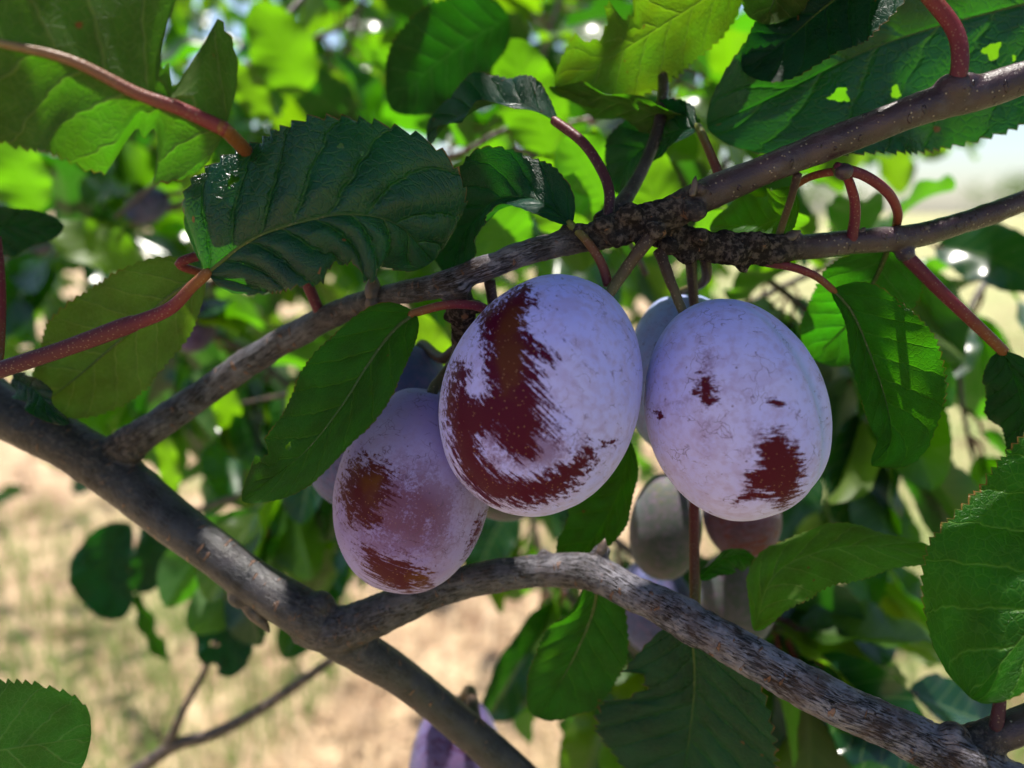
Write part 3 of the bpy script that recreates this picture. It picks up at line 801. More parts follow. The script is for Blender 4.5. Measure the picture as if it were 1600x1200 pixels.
    return a[used], inv.reshape(-1, 4), UV.reshape(-1, 2)[used], c, n, L


LEAF_ID = 0


def leaf(mid, wl, wr, roll=(0,), fold=(12,), curl=10, up=True, mat='leaf', petiole=None, pr=(8, 7), pmat='red', rib=None, ribmat='ribgreen', label=None, teeth=30, tooth=0.07, wave=0.0012,
         ab=(0.62, 0.6), quilt=0.0006, holes=(), bites=(), nu=120, nvh=26, parent=None, name='leaf'):
    """mid: midrib in (px, py, depth); wl, wr: half widths in pixels at the mean depth"""
    global LEAF_ID
    LEAF_ID += 1
    dm = np.mean([m[2] for m in mid])
    k = dm / FPX
    V, f, UV, c, n, L = leaf_arrays(px_pts(mid), wl * k, wr * k, roll, fold, curl, up, nu, nvh, teeth, tooth, wave, LEAF_ID, ab, quilt, holes, bites)
    lo = obj(name, mesh_from('leaf', V, f, UV), M[mat], parent or tree)
    if label: lo['label'] = label
    if rib:
        off_ = n * (-1 if up else 1) * rib * k * 0.3
        m_ = int(len(c) * 0.94)
        ro = tube('midrib', (c + off_)[:m_:4], np.linspace(rib, rib * 0.18, len(c[:m_:4])) * k, M[ribmat], lo, 8)
    if petiole:
        pts = px_pts(petiole)
        d = np.array([p[2] for p in petiole])
        rr = np.linspace(pr[0], pr[1], len(pts)) * d / FPX
        # run a little way under the blade
        tube('petiole', np.vstack([pts, c[0], c[3]]), np.r_[rr, rr[-1] * .95, rr[-1] * .7], M[pmat], lo, 12)
    return lo


# large glossy leaf over the branch, left of the plums
leaf([(324, 427, .150), (392, 375, .147), (470, 347, .146), (550, 335, .148), (622, 352, .154), (676, 408, .164)], 160, 108, roll=(-14, -14, -8, 4), fold=(6, 4, 0), curl=-18, mat='leaf_gloss', nu=190, nvh=40,
     petiole=[(190, 512, .153), (262, 484, .152), (300, 448, .151)], pr=(12, 9), rib=4, ribmat='ribgreen', ab=(0.42, 0.42), teeth=26, tooth=0.08, wave=0.0018, quilt=0.0019,
     holes=[(0.24, -0.66, 0.014), (0.56, -0.64, 0.009), (0.62, -0.60, 0.007)], bites=[(0.52, 1, 0.28, 0.10)], label='large glossy blue green leaf curling over the grey branch')
# leaf with a red midrib seen from below, top left
leaf([(352, 203, .135), (280, 170, .131), (215, 147, .128), (110, 95, .124), (0, 68, .121), (-130, 40, .118), (-280, 0, .116)], 160, 230, roll=(8,), fold=(-8,), curl=-6, up=False, mat='leaf',
     petiole=[(505, 500, .186), (470, 420, .182), (430, 330, .171), (402, 266, .159), (386, 238, .149)], pr=(9, 11), rib=13, ribmat='rib', ab=(0.35, 0.6), bites=[(0.17, 1, 0.75, 0.055), (0.20, -1, 0.65, 0.05)], wave=0.002, teeth=34,
     label='leaf seen from below with a thick red midrib and a sunlit patch')
# big blue-green leaf with holes, top right
leaf([(1830, -40, .187), (1650, -5, .186), (1500, 32, .185), (1400, 62, .185), (1320, 95, .185), (1210, 150, .187), (1105, 200, .19)], 185, 185, roll=(0, -6, 0), fold=(8, 8, 8), curl=4, mat='leaf_gloss', rib=3, nvh=36,
     ab=(0.5, 0.62), teeth=40, tooth=0.05, nu=220, wave=0.0022, quilt=0.0011, holes=[(0.42, -0.52, 0.013), (0.40, -0.30, 0.016), (0.35, -0.42, 0.007), (0.62, -0.42, 0.014), (0.62, 0.35, 0.012), (0.74, -0.30, 0.018)],
     petiole=[(2000, -100, .178), (1900, -65, .176)], label='broad blue green leaf riddled with small holes')
leaf([(1440, -110, .168), (1360, -40, .172), (1290, 10, .176), (1215, 75, .18), (1160, 110, .183)], 95, 80, roll=(20,), mat='leaf_dark', rib=5, bites=[(0.7, 1, .4, .06)])
leaf([(1260, -120, .178), (1230, -50, .178), (1195, 38, .178)], 60, 60, roll=(10,), up=False, mat='leaf', ab=(.5, .35), rib=4)
# petiole arching over the upper twig, its leaf above the frame
leaf([(1402, -60, .150), (1340, -150, .150), (1260, -260, .152)], 110, 110, roll=(20,), mat='leaf', petiole=[(1488, 146, .149), (1500, 100, .147), (1492, 48, .147), (1450, -8, .148)], pr=(13, 12), pmat='red')
# ragged leaf seen from below, top middle
leaf([(1165, -40, .185), (1090, 5, .188), (1000, 62, .19), (930, 105, .192), (868, 140, .194)], 85, 80, roll=(-12,), fold=(4,), up=False, mat='leaf_olive', bites=[(0.55, 1, .5, .05), (0.72, 1, .45, .08)], tooth=.1,
     petiole=[(1240, -110, .18)], label='ragged leaf with brown bitten edges seen from below')
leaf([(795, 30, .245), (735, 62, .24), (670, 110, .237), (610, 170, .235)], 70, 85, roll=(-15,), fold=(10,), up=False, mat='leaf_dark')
# narrow arched leaf on a purple stalk
leaf([(868, 190, .174), (815, 163, .176), (760, 165, .182), (705, 190, .19), (668, 225, .197)], 40, 60, roll=(62, 66, 60), fold=(14,), curl=14, mat='leaf_dark',
     petiole=[(950, 345, .165), (952, 300, .165), (938, 262, .167), (910, 222, .170)], pr=(9, 8), pmat='purple_twig')
leaf([(1095, 190, .186), (1020, 176, .186), (950, 155, .19), (858, 138, .197)], 45, 45, roll=(-62,), fold=(10,), mat='leaf', up=False)
# curled leaf between the big leaf and the branch
leaf([(893, 352, .160), (858, 322, .161), (815, 308, .166), (765, 318, .174), (722, 372, .182), (700, 430, .186)], 62, 72, roll=(28, 34, 20), fold=(18, 22, 10), curl=22, mat='leaf_dark',
     petiole=[(951, 446, .157), (940, 412, .157), (918, 378, .158)], pr=(8, 7), pmat='redgreen', wave=0.002, label='curled leaf on a pinkish stalk above the rubbed plum')
# leaf in front of the left plum
leaf([(648, 489, .160), (612, 520, .157), (575, 570, .154), (530, 640, .152), (470, 712, .153), (378, 782, .158)], 68, 80, roll=(18, 26, 20), fold=(12,), curl=4, mat='leaf', rib=4,
     petiole=[(775, 492, .170), (745, 478, .166), (700, 476, .162)], pr=(8, 7), pmat='red', ab=(.55, .75), teeth=40, tooth=.045, bites=[(0.80, 1, .35, .035)], holes=[(0.70, 0.35, 0.014)],
     label='mid green leaf hanging over the lowest plum')
# large veined leaf at the right edge
leaf([(1890, 640, .144), (1815, 735, .143), (1732, 840, .143), (1638, 948, .143), (1518, 1092, .147)], 80, 196, roll=(8,), fold=(8, 8, 6), curl=6, mat='leaf_veined', rib=5, ab=(.5, .5), teeth=40, tooth=.06, wave=.0016, quilt=.0010,
     petiole=[(1960, 520, .146)], label='large dark leaf with pale vein network beside the silvery branch')
leaf([(1566, 1052, .152), (1600, 960, .156), (1690, 860, .165), (1800, 800, .175)], 70, 70, roll=(30,), mat='leaf', petiole=[(1556, 1140, .150), (1562, 1098, .150)], pr=(11, 9), pmat='purple_twig')
# bottom left corner leaf
leaf([(-260, 1210, .165), (-130, 1195, .163), (0, 1172, .162), (80, 1160, .162), (142, 1152, .163)], 105, 105, roll=(0,), fold=(-6,), up=False, mat='leaf_veined', ab=(.55, .38), teeth=24, tooth=.10,
     petiole=[(-380, 1180, .17)], bites=[(.62, 1, .35, .04)], label='blunt leaf with brown edge above the dry ground')
# folded leaf right of the pale plum
leaf([(1300, 452, .168), (1332, 490, .168), (1362, 560, .168), (1385, 630, .168), (1392, 690, .167), (1362, 728, .166)], 100, 52, roll=(-22, -16, -8, 0), fold=(34, 38, 30, 20), curl=10, mat='leaf', rib=4,
     petiole=[(1196, 410, .166), (1240, 418, .167), (1275, 432, .168)], pr=(7, 6), pmat='red', ab=(.6, .7), label='leaf folded along its midrib with sunlit stripes')
# drooping leaf on the long red stalk at the right
leaf([(1567, 548, .170), (1588, 600, .172), (1605, 670, .176), (1612, 740, .18)], 62, 50, roll=(30, 45), fold=(16,), mat='leaf_dark', ab=(.45, .6), petiole=[(1414, 398, .169), (1470, 455, .169), (1530, 512, .169)], pr=(11, 9), pmat='red')
# hooked stalks under the upper twig
leaf([(1396, 366, .175), (1370, 430, .185), (1330, 500, .195), (1270, 560, .205)], 75, 85, roll=(-10,), fold=(10,), up=False, mat='leaf', rib=5, petiole=[(1306, 262, .153), (1350, 274, .155), (1388, 302, .159), (1403, 335, .166)], pr=(9, 7), pmat='red')
leaf([(1240, 292, .168), (1228, 330, .174), (1190, 350, .18), (1110, 352, .188)], 55, 55, roll=(40,), up=True, mat='leaf_olive', petiole=[(1330, 378, .167), (1336, 335, .163), (1332, 300, .160), (1315, 270, .158), (1270, 275, .162)], pr=(9, 6), pmat='red')
tube('leaf_stalk', px_pts([(1246, 272, .156), (1236, 310, .160), (1222, 352, .165), (1214, 380, .167)]), np.array([7, 6, 6, 7]) * .16 / FPX, M['olive'], tree)
leaf([(1092, 200, .176), (1040, 210, .19), (985, 250, .2), (960, 300, .21)], 50, 55, roll=(30,), mat='leaf_dark', petiole=[(1128, 285, .160), (1112, 245, .166)], pr=(8, 7), pmat='redgreen')
# leaves below and behind the silvery branch
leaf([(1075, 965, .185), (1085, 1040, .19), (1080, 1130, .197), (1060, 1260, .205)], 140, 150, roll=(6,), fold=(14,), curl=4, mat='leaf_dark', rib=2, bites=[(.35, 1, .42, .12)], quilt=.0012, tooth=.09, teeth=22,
     label='broad dark leaf hanging under the silvery branch')
leaf([(935, 900, .19), (925, 960, .194), (890, 1040, .198), (842, 1122, .204)], 75, 70, roll=(-20,), fold=(14,), mat='leaf', rib=4, label='pointed leaf hanging beneath the arch of the lower branch')
leaf([(985, 690, .19), (970, 760, .192), (935, 830, .194), (880, 900, .198)], 42, 62, roll=(24,), fold=(16,), mat='leaf')
leaf([(1178, 985, .185), (1205, 905, .184), (1260, 868, .183), (1350, 852, .180), (1470, 868, .176)], 45, 78, roll=(-36, -30, -40, -60), fold=(6,), curl=6, up=False, mat='leaf',
     label='pale leaf underside bowed towards the large veined leaf')
leaf([(1088, 905, .186), (1120, 880, .19), (1150, 868, .196), (1185, 880, .2)], 24, 24, roll=(30,), fold=(30,), mat='leaf', tooth=.14, petiole=[(1085, 772, .196), (1085, 850, .19), (1086, 950, .182)], pr=(8, 8), pmat='redgreen')
leaf([(20, 590, .195), (55, 610, .185), (80, 640, .18), (108, 662, .178)], 26, 26, roll=(30,), fold=(20,), mat='leaf_dark')
# olive leaf behind the red shoot
leaf([(318, 428, .176), (258, 470, .182), (190, 530, .188), (120, 590, .194), (55, 640, .2)], 82, 95, roll=(10,), fold=(-6,), up=False, mat='leaf_olive', rib=4, petiole=[(325, 395, .172), (280, 412, .170)], pr=(8, 7), label='yellowish leaf backlit behind the red shoot')
tube('red_shoot', px_pts([(-260, 680, .16), (-100, 612, .157), (0, 578, .155), (100, 545, .154), (195, 510, .1532), (215, 503, .153)]), np.array([14, 14, 13.5, 13, 14, 11]) * .154 / FPX, M['purple_twig'], tree, 14)['label'] = 'red brown shoot leading to the large glossy leaf'
tube('red_shoot', px_pts([(-4, 370, .17), (2, 450, .168), (0, 540, .163), (-6, 580, .158)]), np.array([6, 7, 7, 8]) * .16 / FPX, M['red'], tree, 10)
# leaf with dark arched top, upper left edge
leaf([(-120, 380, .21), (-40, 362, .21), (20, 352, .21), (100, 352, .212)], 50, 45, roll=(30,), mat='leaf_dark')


# ------------------------------------------------------------------ plums
def poly_sd(px, py, poly):
    """signed distance, negative inside"""
    p = np.asarray(poly, float)
    q = np.roll(p, -1, 0)
    best = np.full(px.shape, 1e9); ins = np.zeros(px.shape, bool)
    for (ax, ay), (bx_, by_) in zip(p, q):
        ex, ey = bx_ - ax, by_ - ay
        t = np.clip(((px - ax) * ex + (py - ay) * ey) / (ex * ex + ey * ey + 1e-9), 0, 1)
        best = np.minimum(best, np.hypot(px - ax - t * ex, py - ay - t * ey))
        cond = ((ay > py) != (by_ > py)) & (px < (bx_ - ax) * (py - ay) / (by_ - ay + 1e-9) + ax)
        ins ^= cond
    return np.where(ins, -best, best)


def zp(l, ox, oy, s):
    return [(ox + x / s, oy + y / s) for x, y in l]


def plum(cx, cy, d, ang, tilt, length, width, mat, label, sut=None, rubs=(), halves=(), base=0.0, stem=None, stem_r=(10, 10), stem_mat='olive', end=None, res=(150, 110), egg=0.06, tints=(), group=None, depthw=1.0):
    """ang: lean of the stem end in the picture, degrees clockwise; tilt: stem end toward the viewer, degrees; length, width in pixels"""
    k = d / FPX
    a = math.radians(ang); tl = math.radians(tilt)
    ax = nrm((math.sin(a) * R + math.cos(a) * U) * math.cos(tl) - F * math.sin(tl))
    ex = nrm(np.cross(ax, -F)); ex = nrm(ex)
    ey = np.cross(ax, ex)                     # third axis; -ey or ey points at the viewer
    if ey @ F > 0: ey = -ey; ex = -ex
    nph, nth = res
    th = np.linspace(0, np.pi, nth); ph = np.linspace(0, 2 * np.pi, nph, endpoint=False)
    T, Ph = np.meshgrid(th, ph, indexing='ij')
    H, W = length * k / 2, width * k / 2
    z = np.cos(T) * H
    r = np.sin(T) ** 0.94 * W * (1 - egg * np.cos(T))
    if end is None: z = z - 0.05 * H * np.exp(-(T / 0.22) ** 2)            # stalk cavity
    sutv = np.zeros_like(T)
    if sut is not None:
        dp = np.angle(np.exp(1j * (Ph - math.radians(sut))))
        sutv = np.exp(-(dp / 0.10) ** 2) * np.sin(T) ** 0.5
        r = r * (1 - 0.055 * np.exp(-(dp / 0.13) ** 2) * np.sin(T) + 0.02 * np.exp(-((np.abs(dp) - 0.4) / 0.25) ** 2) * np.sin(T))
    loc = np.stack([r * np.cos(Ph), r * np.sin(Ph) * depthw, z], -1).reshape(-1, 3)
    loc = loc * (1 + 0.012 * fbm(loc * 70, int(cx)))[:, None]
    c = P(cx, cy, d)
    B = np.stack([ex, ey, ax], 1)
    wvx = loc @ B.T + c
    px, py, _ = project(wvx)
    nl = nrm(wvx - c)
    front = ((nl @ -F) > -0.25)
    rub = np.full(len(loc), base) + 0.0
    for poly, soft, val in rubs:
        rub = np.maximum(rub, np.where(front, val * np.clip(0.5 - poly_sd(px, py, poly) / (2 * soft), 0, 1), 0))
    half = np.zeros(len(loc))
    for poly, soft, val in halves:
        half = np.maximum(half, np.where(front, val * np.clip(0.5 - poly_sd(px, py, poly) / (2 * soft), 0, 1), 0))
    tint = np.zeros(len(loc))
    for poly, soft, val in tints:
        tint = np.maximum(tint, np.where(front, val * np.clip(0.5 - poly_sd(px, py, poly) / (2 * soft), 0, 1), 0))
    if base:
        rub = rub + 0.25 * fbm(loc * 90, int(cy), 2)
    i, j = np.meshgrid(np.arange(nth - 1), np.arange(nph), indexing='ij'); i, j = i.ravel(), j.ravel(); j2 = (j + 1) % nph
    f = np.stack([i * nph + j, (i + 1) * nph + j, (i + 1) * nph + j2, i * nph + j2], 1)
    me = mesh_from('flesh', loc, f, attrs={'rub': rub, 'half': half, 'suture': sutv.ravel(), 'tint': tint})
    import bmesh
    bm = bmesh.new(); bm.from_mesh(me); bmesh.ops.remove_doubles(bm, verts=bm.verts, dist=1e-6); bmesh.ops.recalc_face_normals(bm, faces=bm.faces); bm.to_mesh(me); bm.free()
    root = obj('plum', None)
    root.matrix_world = Matrix([[*B[0], c[0]], [*B[1], c[1]], [*B[2], c[2]], [0, 0, 0, 1]]).copy() @ Matrix.Identity(4)
    tag(root, label, 'plum', group)
    obj('fruit_body', me, M[mat], root)
    if stem:
        sp = px_pts(stem)
        if end is None:
            sp = np.vstack([sp, c + ax * (H * 1.0), c + ax * (H * 0.9)])
        else:
            fr = np.where((nl @ -F) > 0.0)[0]
            ea = wvx[fr[np.hypot(px[fr] - end[0], py[fr] - end[1]).argmin()]]
            sp = np.vstack([sp, ea + nrm(ea - c) * 0.0006, ea - nrm(ea - c) * 0.002])
        lo = (sp - c) @ B
        dd = np.mean([s[2] for s in stem])
        rr = np.interp(np.linspace(0, 1, len(lo)), [0, 0.35, 1], [stem_r[0] * 1.25, stem_r[0], stem_r[1]]) * dd / FPX
        tube('stalk', lo, rr, M[stem_mat], root, 12, 24, rough=0.00008, seed=int(cx))
    return root


S1 = 2.223
rubA = zp([(760, 105), (785, 160), (745, 200), (752, 260), (850, 355), (765, 345), (805, 410), (772, 430), (865, 535), (790, 525), (870, 615), (795, 605), (785, 700), (725, 705), (640, 600), (590, 625), (600, 700), (660, 760), (760, 785), (860, 745), (950, 700), (985, 655), (998, 700), (930, 790), (860, 840), (740, 862), (620, 850), (555, 790), (500, 650), (482, 540), (490, 450), (520, 370), (560, 400), (540, 470), (600, 500), (640, 470), (620, 340), (605, 210), (650, 170), (710, 125)], 480, 400, S1)
rubA2 = zp([(1020, 640), (1075, 635), (1070, 660), (1030, 658)], 480, 400, S1)
halfA = zp([(850, 600), (980, 640), (960, 700), (860, 740), (640, 740), (590, 640), (650, 560)], 480, 400, S1)
tintA = zp([(640, 150), (760, 150), (730, 300), (760, 420), (730, 540), (660, 500), (640, 300)], 480, 400, S1)
PL = 'plums hanging in the cluster'
plum(846, 618, .158, 19, 14, 384, 306, 'plum_rubbed', 'large plum with a wide maroon band where its bloom is rubbed off', sut=None,
     rubs=[(rubA, 22, 1.25), (rubA2, 10, .8)], halves=[(halfA, 18, .8)], tints=[(tintA, 14, 1.0)], stem=[(1026, 358, .155), (1002, 388, .154), (978, 420, .1545)], end=(957, 452), stem_r=(10, 8), res=(300, 220), group=PL)
zb = lambda l: zp(l, 960, 440, 3.0)
plum(1146, 641, .158, -17, 10, 352, 272, 'plum_pale', 'pale violet plum with a small maroon patch near its tip and a fine groove', sut=138,
     rubs=[(zb([(400, 430), (455, 440), (475, 560), (440, 595), (400, 570), (372, 500)]), 14, 1.0), (zb([(690, 730), (760, 712), (800, 720), (822, 780), (850, 755), (858, 830), (885, 880), (855, 1000), (805, 1065), (740, 1030), (720, 990), (640, 990), (610, 900), (680, 870), (680, 780)]), 18, 1.15),
           (zb([(545, 1035), (600, 985), (720, 985), (760, 1030), (640, 1025), (570, 1040)]), 5, .9), (zb([(705, 545), (760, 545), (805, 580), (770, 590), (712, 570)]), 4, .8), (zb([(185, 600), (225, 600), (235, 650), (200, 655)]), 4, .8)],
     halves=[(zb([(400, 280), (480, 280), (500, 560), (440, 850), (390, 840), (360, 520)]), 14, .55), (zb([(160, 560), (380, 510), (400, 570), (190, 620)]), 10, .5), (zb([(480, 480), (650, 520), (640, 600), (500, 560)]), 12, .5), (zb([(600, 650), (880, 700), (880, 900), (600, 1000)]), 20, .55)],
     stem=[(1030, 392, .160), (1044, 430, .158), (1054, 455, .157)], end=(1064, 482), stem_r=(8, 7), res=(280, 200), group=PL)
plum(646, 764, .175, 12, 4, 324, 240, 'plum_red', 'reddish brown blotched plum resting on the arched lower branch', sut=None,
     rubs=[(zp([(195, 690), (290, 740), (300, 800), (285, 870), (240, 900), (215, 950), (150, 930), (112, 860), (122, 780), (160, 715)], 480, 400, S1), 26, 1.0),
           (zp([(190, 1005), (260, 1040), (350, 1065), (410, 1095), (435, 1145), (340, 1170), (250, 1140), (205, 1095)], 480, 400, S1), 22, 1.1), (zp([(600, 890), (625, 880), (600, 970), (540, 1060), (560, 990)], 480, 400, S1), 8, .85)],
     halves=[(zp([(230, 720), (420, 730), (540, 850), (520, 1000), (400, 1060), (220, 1030), (140, 930), (130, 800)], 480, 400, S1), 45, 1.0)],
     tints=[(zp([(160, 720), (250, 760), (270, 880), (150, 900)], 480, 400, S1), 18, .9), (zp([(220, 1060), (420, 1100), (420, 1170), (240, 1160)], 480, 400, S1), 18, .9)],
     stem=[(722, 515, .178), (712, 560, .178)], stem_r=(9, 8), res=(240, 180), group=PL)
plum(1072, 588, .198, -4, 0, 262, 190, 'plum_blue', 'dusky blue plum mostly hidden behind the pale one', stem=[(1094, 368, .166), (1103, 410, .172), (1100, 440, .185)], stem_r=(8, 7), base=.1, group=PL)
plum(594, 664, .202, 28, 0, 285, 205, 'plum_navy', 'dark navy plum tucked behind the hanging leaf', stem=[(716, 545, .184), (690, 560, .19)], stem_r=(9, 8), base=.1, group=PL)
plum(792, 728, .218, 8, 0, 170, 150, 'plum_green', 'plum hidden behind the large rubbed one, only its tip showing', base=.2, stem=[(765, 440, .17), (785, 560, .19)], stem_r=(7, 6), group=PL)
plum(712, 1196, .262, 6, 0, 212, 146, 'plum_shade_tint', 'violet plum half hidden behind the sloping limb', base=.25, stem=[(742, 1135, .213), (735, 1080, .235)], stem_r=(9, 7), group=PL)
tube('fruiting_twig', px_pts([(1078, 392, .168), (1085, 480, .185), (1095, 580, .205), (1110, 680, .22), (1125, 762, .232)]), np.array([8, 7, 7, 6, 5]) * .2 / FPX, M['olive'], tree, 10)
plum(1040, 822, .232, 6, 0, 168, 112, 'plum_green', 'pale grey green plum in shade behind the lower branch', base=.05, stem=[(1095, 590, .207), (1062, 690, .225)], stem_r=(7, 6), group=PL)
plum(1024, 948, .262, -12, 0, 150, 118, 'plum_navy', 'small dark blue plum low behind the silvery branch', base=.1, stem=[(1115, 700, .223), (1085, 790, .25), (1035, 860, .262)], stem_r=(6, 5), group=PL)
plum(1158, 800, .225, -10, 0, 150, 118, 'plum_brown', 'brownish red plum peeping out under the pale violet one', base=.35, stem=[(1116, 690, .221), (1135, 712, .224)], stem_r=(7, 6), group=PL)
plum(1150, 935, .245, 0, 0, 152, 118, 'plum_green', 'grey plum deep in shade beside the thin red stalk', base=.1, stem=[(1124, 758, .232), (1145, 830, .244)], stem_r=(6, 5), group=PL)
plum(305, 508, .38, 20, 0, 88, 66, 'plum_shade_tint', 'blurred bluish plum among the leaves left of the branch', base=.2, stem=[(345, 420, .37)], stem_r=(5, 4), group='plums in the blurred background')
plum(232, 322, .46, 60, 0, 74, 50, 'plum_navy', 'blurred dark plum under the leaf with the red midrib', base=.2, stem=[(300, 300, .42)], stem_r=(5, 4), group='plums in the blurred background')


FLECKS = [(360, 872, .190, .0045), (404, 896, .190, .0022), (862, 872, .184, .004), (1500, 965, .147, .004), (1532, 955, .146, .003), (1590, 940, .144, .003), (150, 135, .126, .006), (190, 155, .127, .005), (1440, 550, .166, .005), (1450, 500, .166, .004),
          (340, 412, .150, .004), (1580, 205, .185, .008), (1590, 125, .148, .003), (800, 305, .165, .003),
          (1180, 345, .201, .012), (1130, 350, .205, .008), (905, 255, .23, .012), (870, 310, .236, .01), (770, 330, .235, .012), (1010, 280, .236, .01), (820, 120, .264, .012), (425, 60, .376, .02), (370, 125, .376, .012), (30, 260, .363, .015), (130, 380, .363, .014),
          (665, 535, .254, .008), (350, 630, .344, .009), (470, 680, .347, .010), (258, 720, .355, .007), (1090, 60, .19, .012), (1330, 540, .20, .008), (1540, 70, .258, .009), (1390, 115, .258, .008), (1288, 115, .258, .007)]
fl_p = np.array([P(a, b, c) for a, b, c, r in FLECKS]); fl_r = np.array([f[3] for f in FLECKS])


def blocks_fleck(pts):
    """would a leaf with these surface points shut out one of the sun flecks?"""
    q = pts[:, None] - fl_p[None]
    al = q @ SUN
    dist = np.linalg.norm(q - al[..., None] * SUN, axis=2)
    return bool(((dist < fl_r + 0.002) & (fl_r > 0) & (al > 0.012)).any())


# ------------------------------------------------------------------ background boughs of the same orchard row
def proto_leaf(seed, bend, roll, fold):
    """unit leaf: base at the origin, along +Y, upper side +Z, with its stalk"""
    t = np.linspace(0, 1, 6)
    mid = np.stack([0.05 * np.sin(t * 3 + seed), 0.18 + 0.82 * t, 0.06 * t - bend * t ** 2], 1)
    V, f, UV, c, n, L = leaf_arrays(mid, 0.25, 0.25, roll, fold, 12, True, 26, 5, 12, 0.06, 0.03, seed, (0.62, 0.62), 0.006, (), (), near=np.array([0, 0, 1.0]))
    pv, pf, puv = tube_arrays(np.array([[0, 0, 0], [0, 0.1, 0.03], c[0], c[2]]), [0.014, 0.011, 0.011, 0.008], 5, 5)
    fl = f.tolist() + [[q + len(V) for q in x] for x in pf]
    me = mesh_from('leaf', np.vstack([V, pv]), fl, np.vstack([UV, puv * 0]))
    mi = np.zeros(len(me.polygons), np.int32); mi[len(f):] = 1
    return me, mi


PROTO = []
for s in range(9):
    for mk in (['bg_leaf', 'bg_leaf_dark', 'bg_leaf_olive'][s % 3],):
        me, mi = proto_leaf(200 + s, [0.1, 0.25, 0.45][s // 3], ((-15, 20), (0, 0), (20, -10))[s % 3], (8 + 6 * (s % 4),))
        me.materials.append(M[mk]); me.materials.append(M['redgreen'])
        me.polygons.foreach_set('material_index', mi)
        PROTO.append(me)
PV = {}
for me in PROTO:
    v = np.empty(len(me.vertices) * 3, np.float32); me.vertices.foreach_get('co', v); PV[me.name] = v.reshape(-1, 3).astype(float)


def leaf_matrix(base, dirv, nor, L):
    y = Vector(dirv).normalized()
    z = Vector(nor); z = (z - y * z.dot(y)).normalized()
    x = y.cross(z)
    return Matrix(((x.x * L, y.x * L, z.x * L, base[0]), (x.y * L, y.y * L, z.y * L, base[1]), (x.z * L, y.z * L, z.z * L, base[2]), (0, 0, 0, 1)))


BOUGHS = []
ROOT_AT = {}


def bough(label, pts, r0, r1, n, size=(0.045, 0.065), spread=1.0, droop=0.5, start=0.1, seed=0, upb=0.9):
    rnd = random.Random(seed)
    root = obj('leafy_shoot', None)
    tag(root, label, 'shoot', 'blurred leafy shoots behind the plums')
    wp = px_pts(pts)
    d = np.array([p[2] for p in pts])
    rad = np.linspace(r0, r1, len(pts)) * d / FPX
    tube('stem', wp, rad, M['twig'], root, 9, 40)
    c = catmull(wp, 200)
    t = nrm(np.gradient(c, axis=0))
    for i in range(n):
        k = int((start + (1 - start) * (i + rnd.random()) / n) * 199)
        rv = nrm(np.array([rnd.gauss(0, 1) for _ in range(3)]))
        lat = rv - t[k] * (rv @ t[k])
        dv = nrm(nrm(lat) * spread + t[k] * 0.5 + np.array([0, 0, -droop]))
        no = nrm(np.array([rnd.gauss(0, .5), rnd.gauss(0, .3) + rnd.choice((-0.5, -0.3, 0.7, 0.9)), upb]))
        me = PROTO[rnd.randrange(len(PROTO))]
        Ls = rnd.uniform(*size) * 1.2
        mx = leaf_matrix(c[k], dv, no, Ls)
        ma = np.array(mx)
        if blocks_fleck(PV[me.name] @ ma[:3, :3].T + ma[:3, 3]): continue
        o = bpy.data.objects.new('leaf', me); COL.objects.link(o)
        o.parent = root
        o.matrix_local = mx
    BOUGHS.append(root)
    ROOT_AT[root.name] = wp[0]
    return root


bough('shoot crossing behind the leaf with the red midrib', [(-100, 330, .50), (80, 230, .5), (260, 150, .48), (420, 90, .46), (560, 30, .45)], 9, 3, 24, seed=1)
bough('shoot in the deep shade left of the big glossy leaf', [(-60, 420, .55), (80, 390, .52), (220, 340, .5), (330, 310, .48), (480, 300, .5)], 12, 4, 24, seed=2)
bough('dense shoot drooping under the rough grey branch', [(240, 470, .62), (330, 560, .55), (420, 650, .5), (480, 740, .46), (520, 840, .43)], 8, 3, 26, seed=3, droop=.8)
bough('shoot with sunlit leaves above the fork of the thick limb', [(120, 560, .6), (220, 600, .55), (310, 640, .5), (400, 700, .48), (470, 780, .46)], 8, 3, 22, seed=4, droop=.8)
bough('tall shoot glittering with sun above the big glossy leaf', [(420, 420, .62), (470, 280, .6), (520, 150, .58), (560, 20, .56), (590, -80, .56)], 9, 3, 26, seed=5)
bough('bright shoot between the ragged leaf and the glossy leaf', [(640, 480, .56), (720, 330, .52), (790, 220, .5), (840, 110, .5), (880, -20, .5)], 9, 3, 26, seed=6)
bough('bright green shoot standing behind the knobbly spur', [(820, 470, .46), (880, 380, .42), (930, 300, .4), (990, 220, .38), (1060, 120, .37), (1120, 20, .37)], 7, 3, 24, seed=7, size=(.04, .055))
bough('shoot behind the pale violet plum and side twig', [(1000, 560, .38), (1120, 500, .36), (1240, 440, .35), (1340, 400, .34), (1450, 370, .34)], 7, 3, 20, seed=8, size=(.04, .055), droop=.7)
bough('leafy shoot hanging between the pale plum and large veined leaf', [(1180, 560, .42), (1260, 660, .4), (1310, 770, .38), (1340, 880, .37), (1330, 1000, .36)], 7, 3, 22, seed=9, droop=.9, size=(.04, .055))
bough('dark shoot filling the shade below the silvery branch', [(1260, 880, .36), (1230, 960, .33), (1200, 1060, .32), (1240, 1160, .31), (1300, 1260, .3)], 7, 3, 34, seed=10, droop=.6, size=(.045, .06))
bough('shoot seen through the gap under the rubbed plum', [(760, 640, .44), (800, 720, .42), (830, 800, .41), (850, 900, .4), (870, 1010, .39)], 6, 3, 14, seed=11, droop=.8, size=(.04, .052))
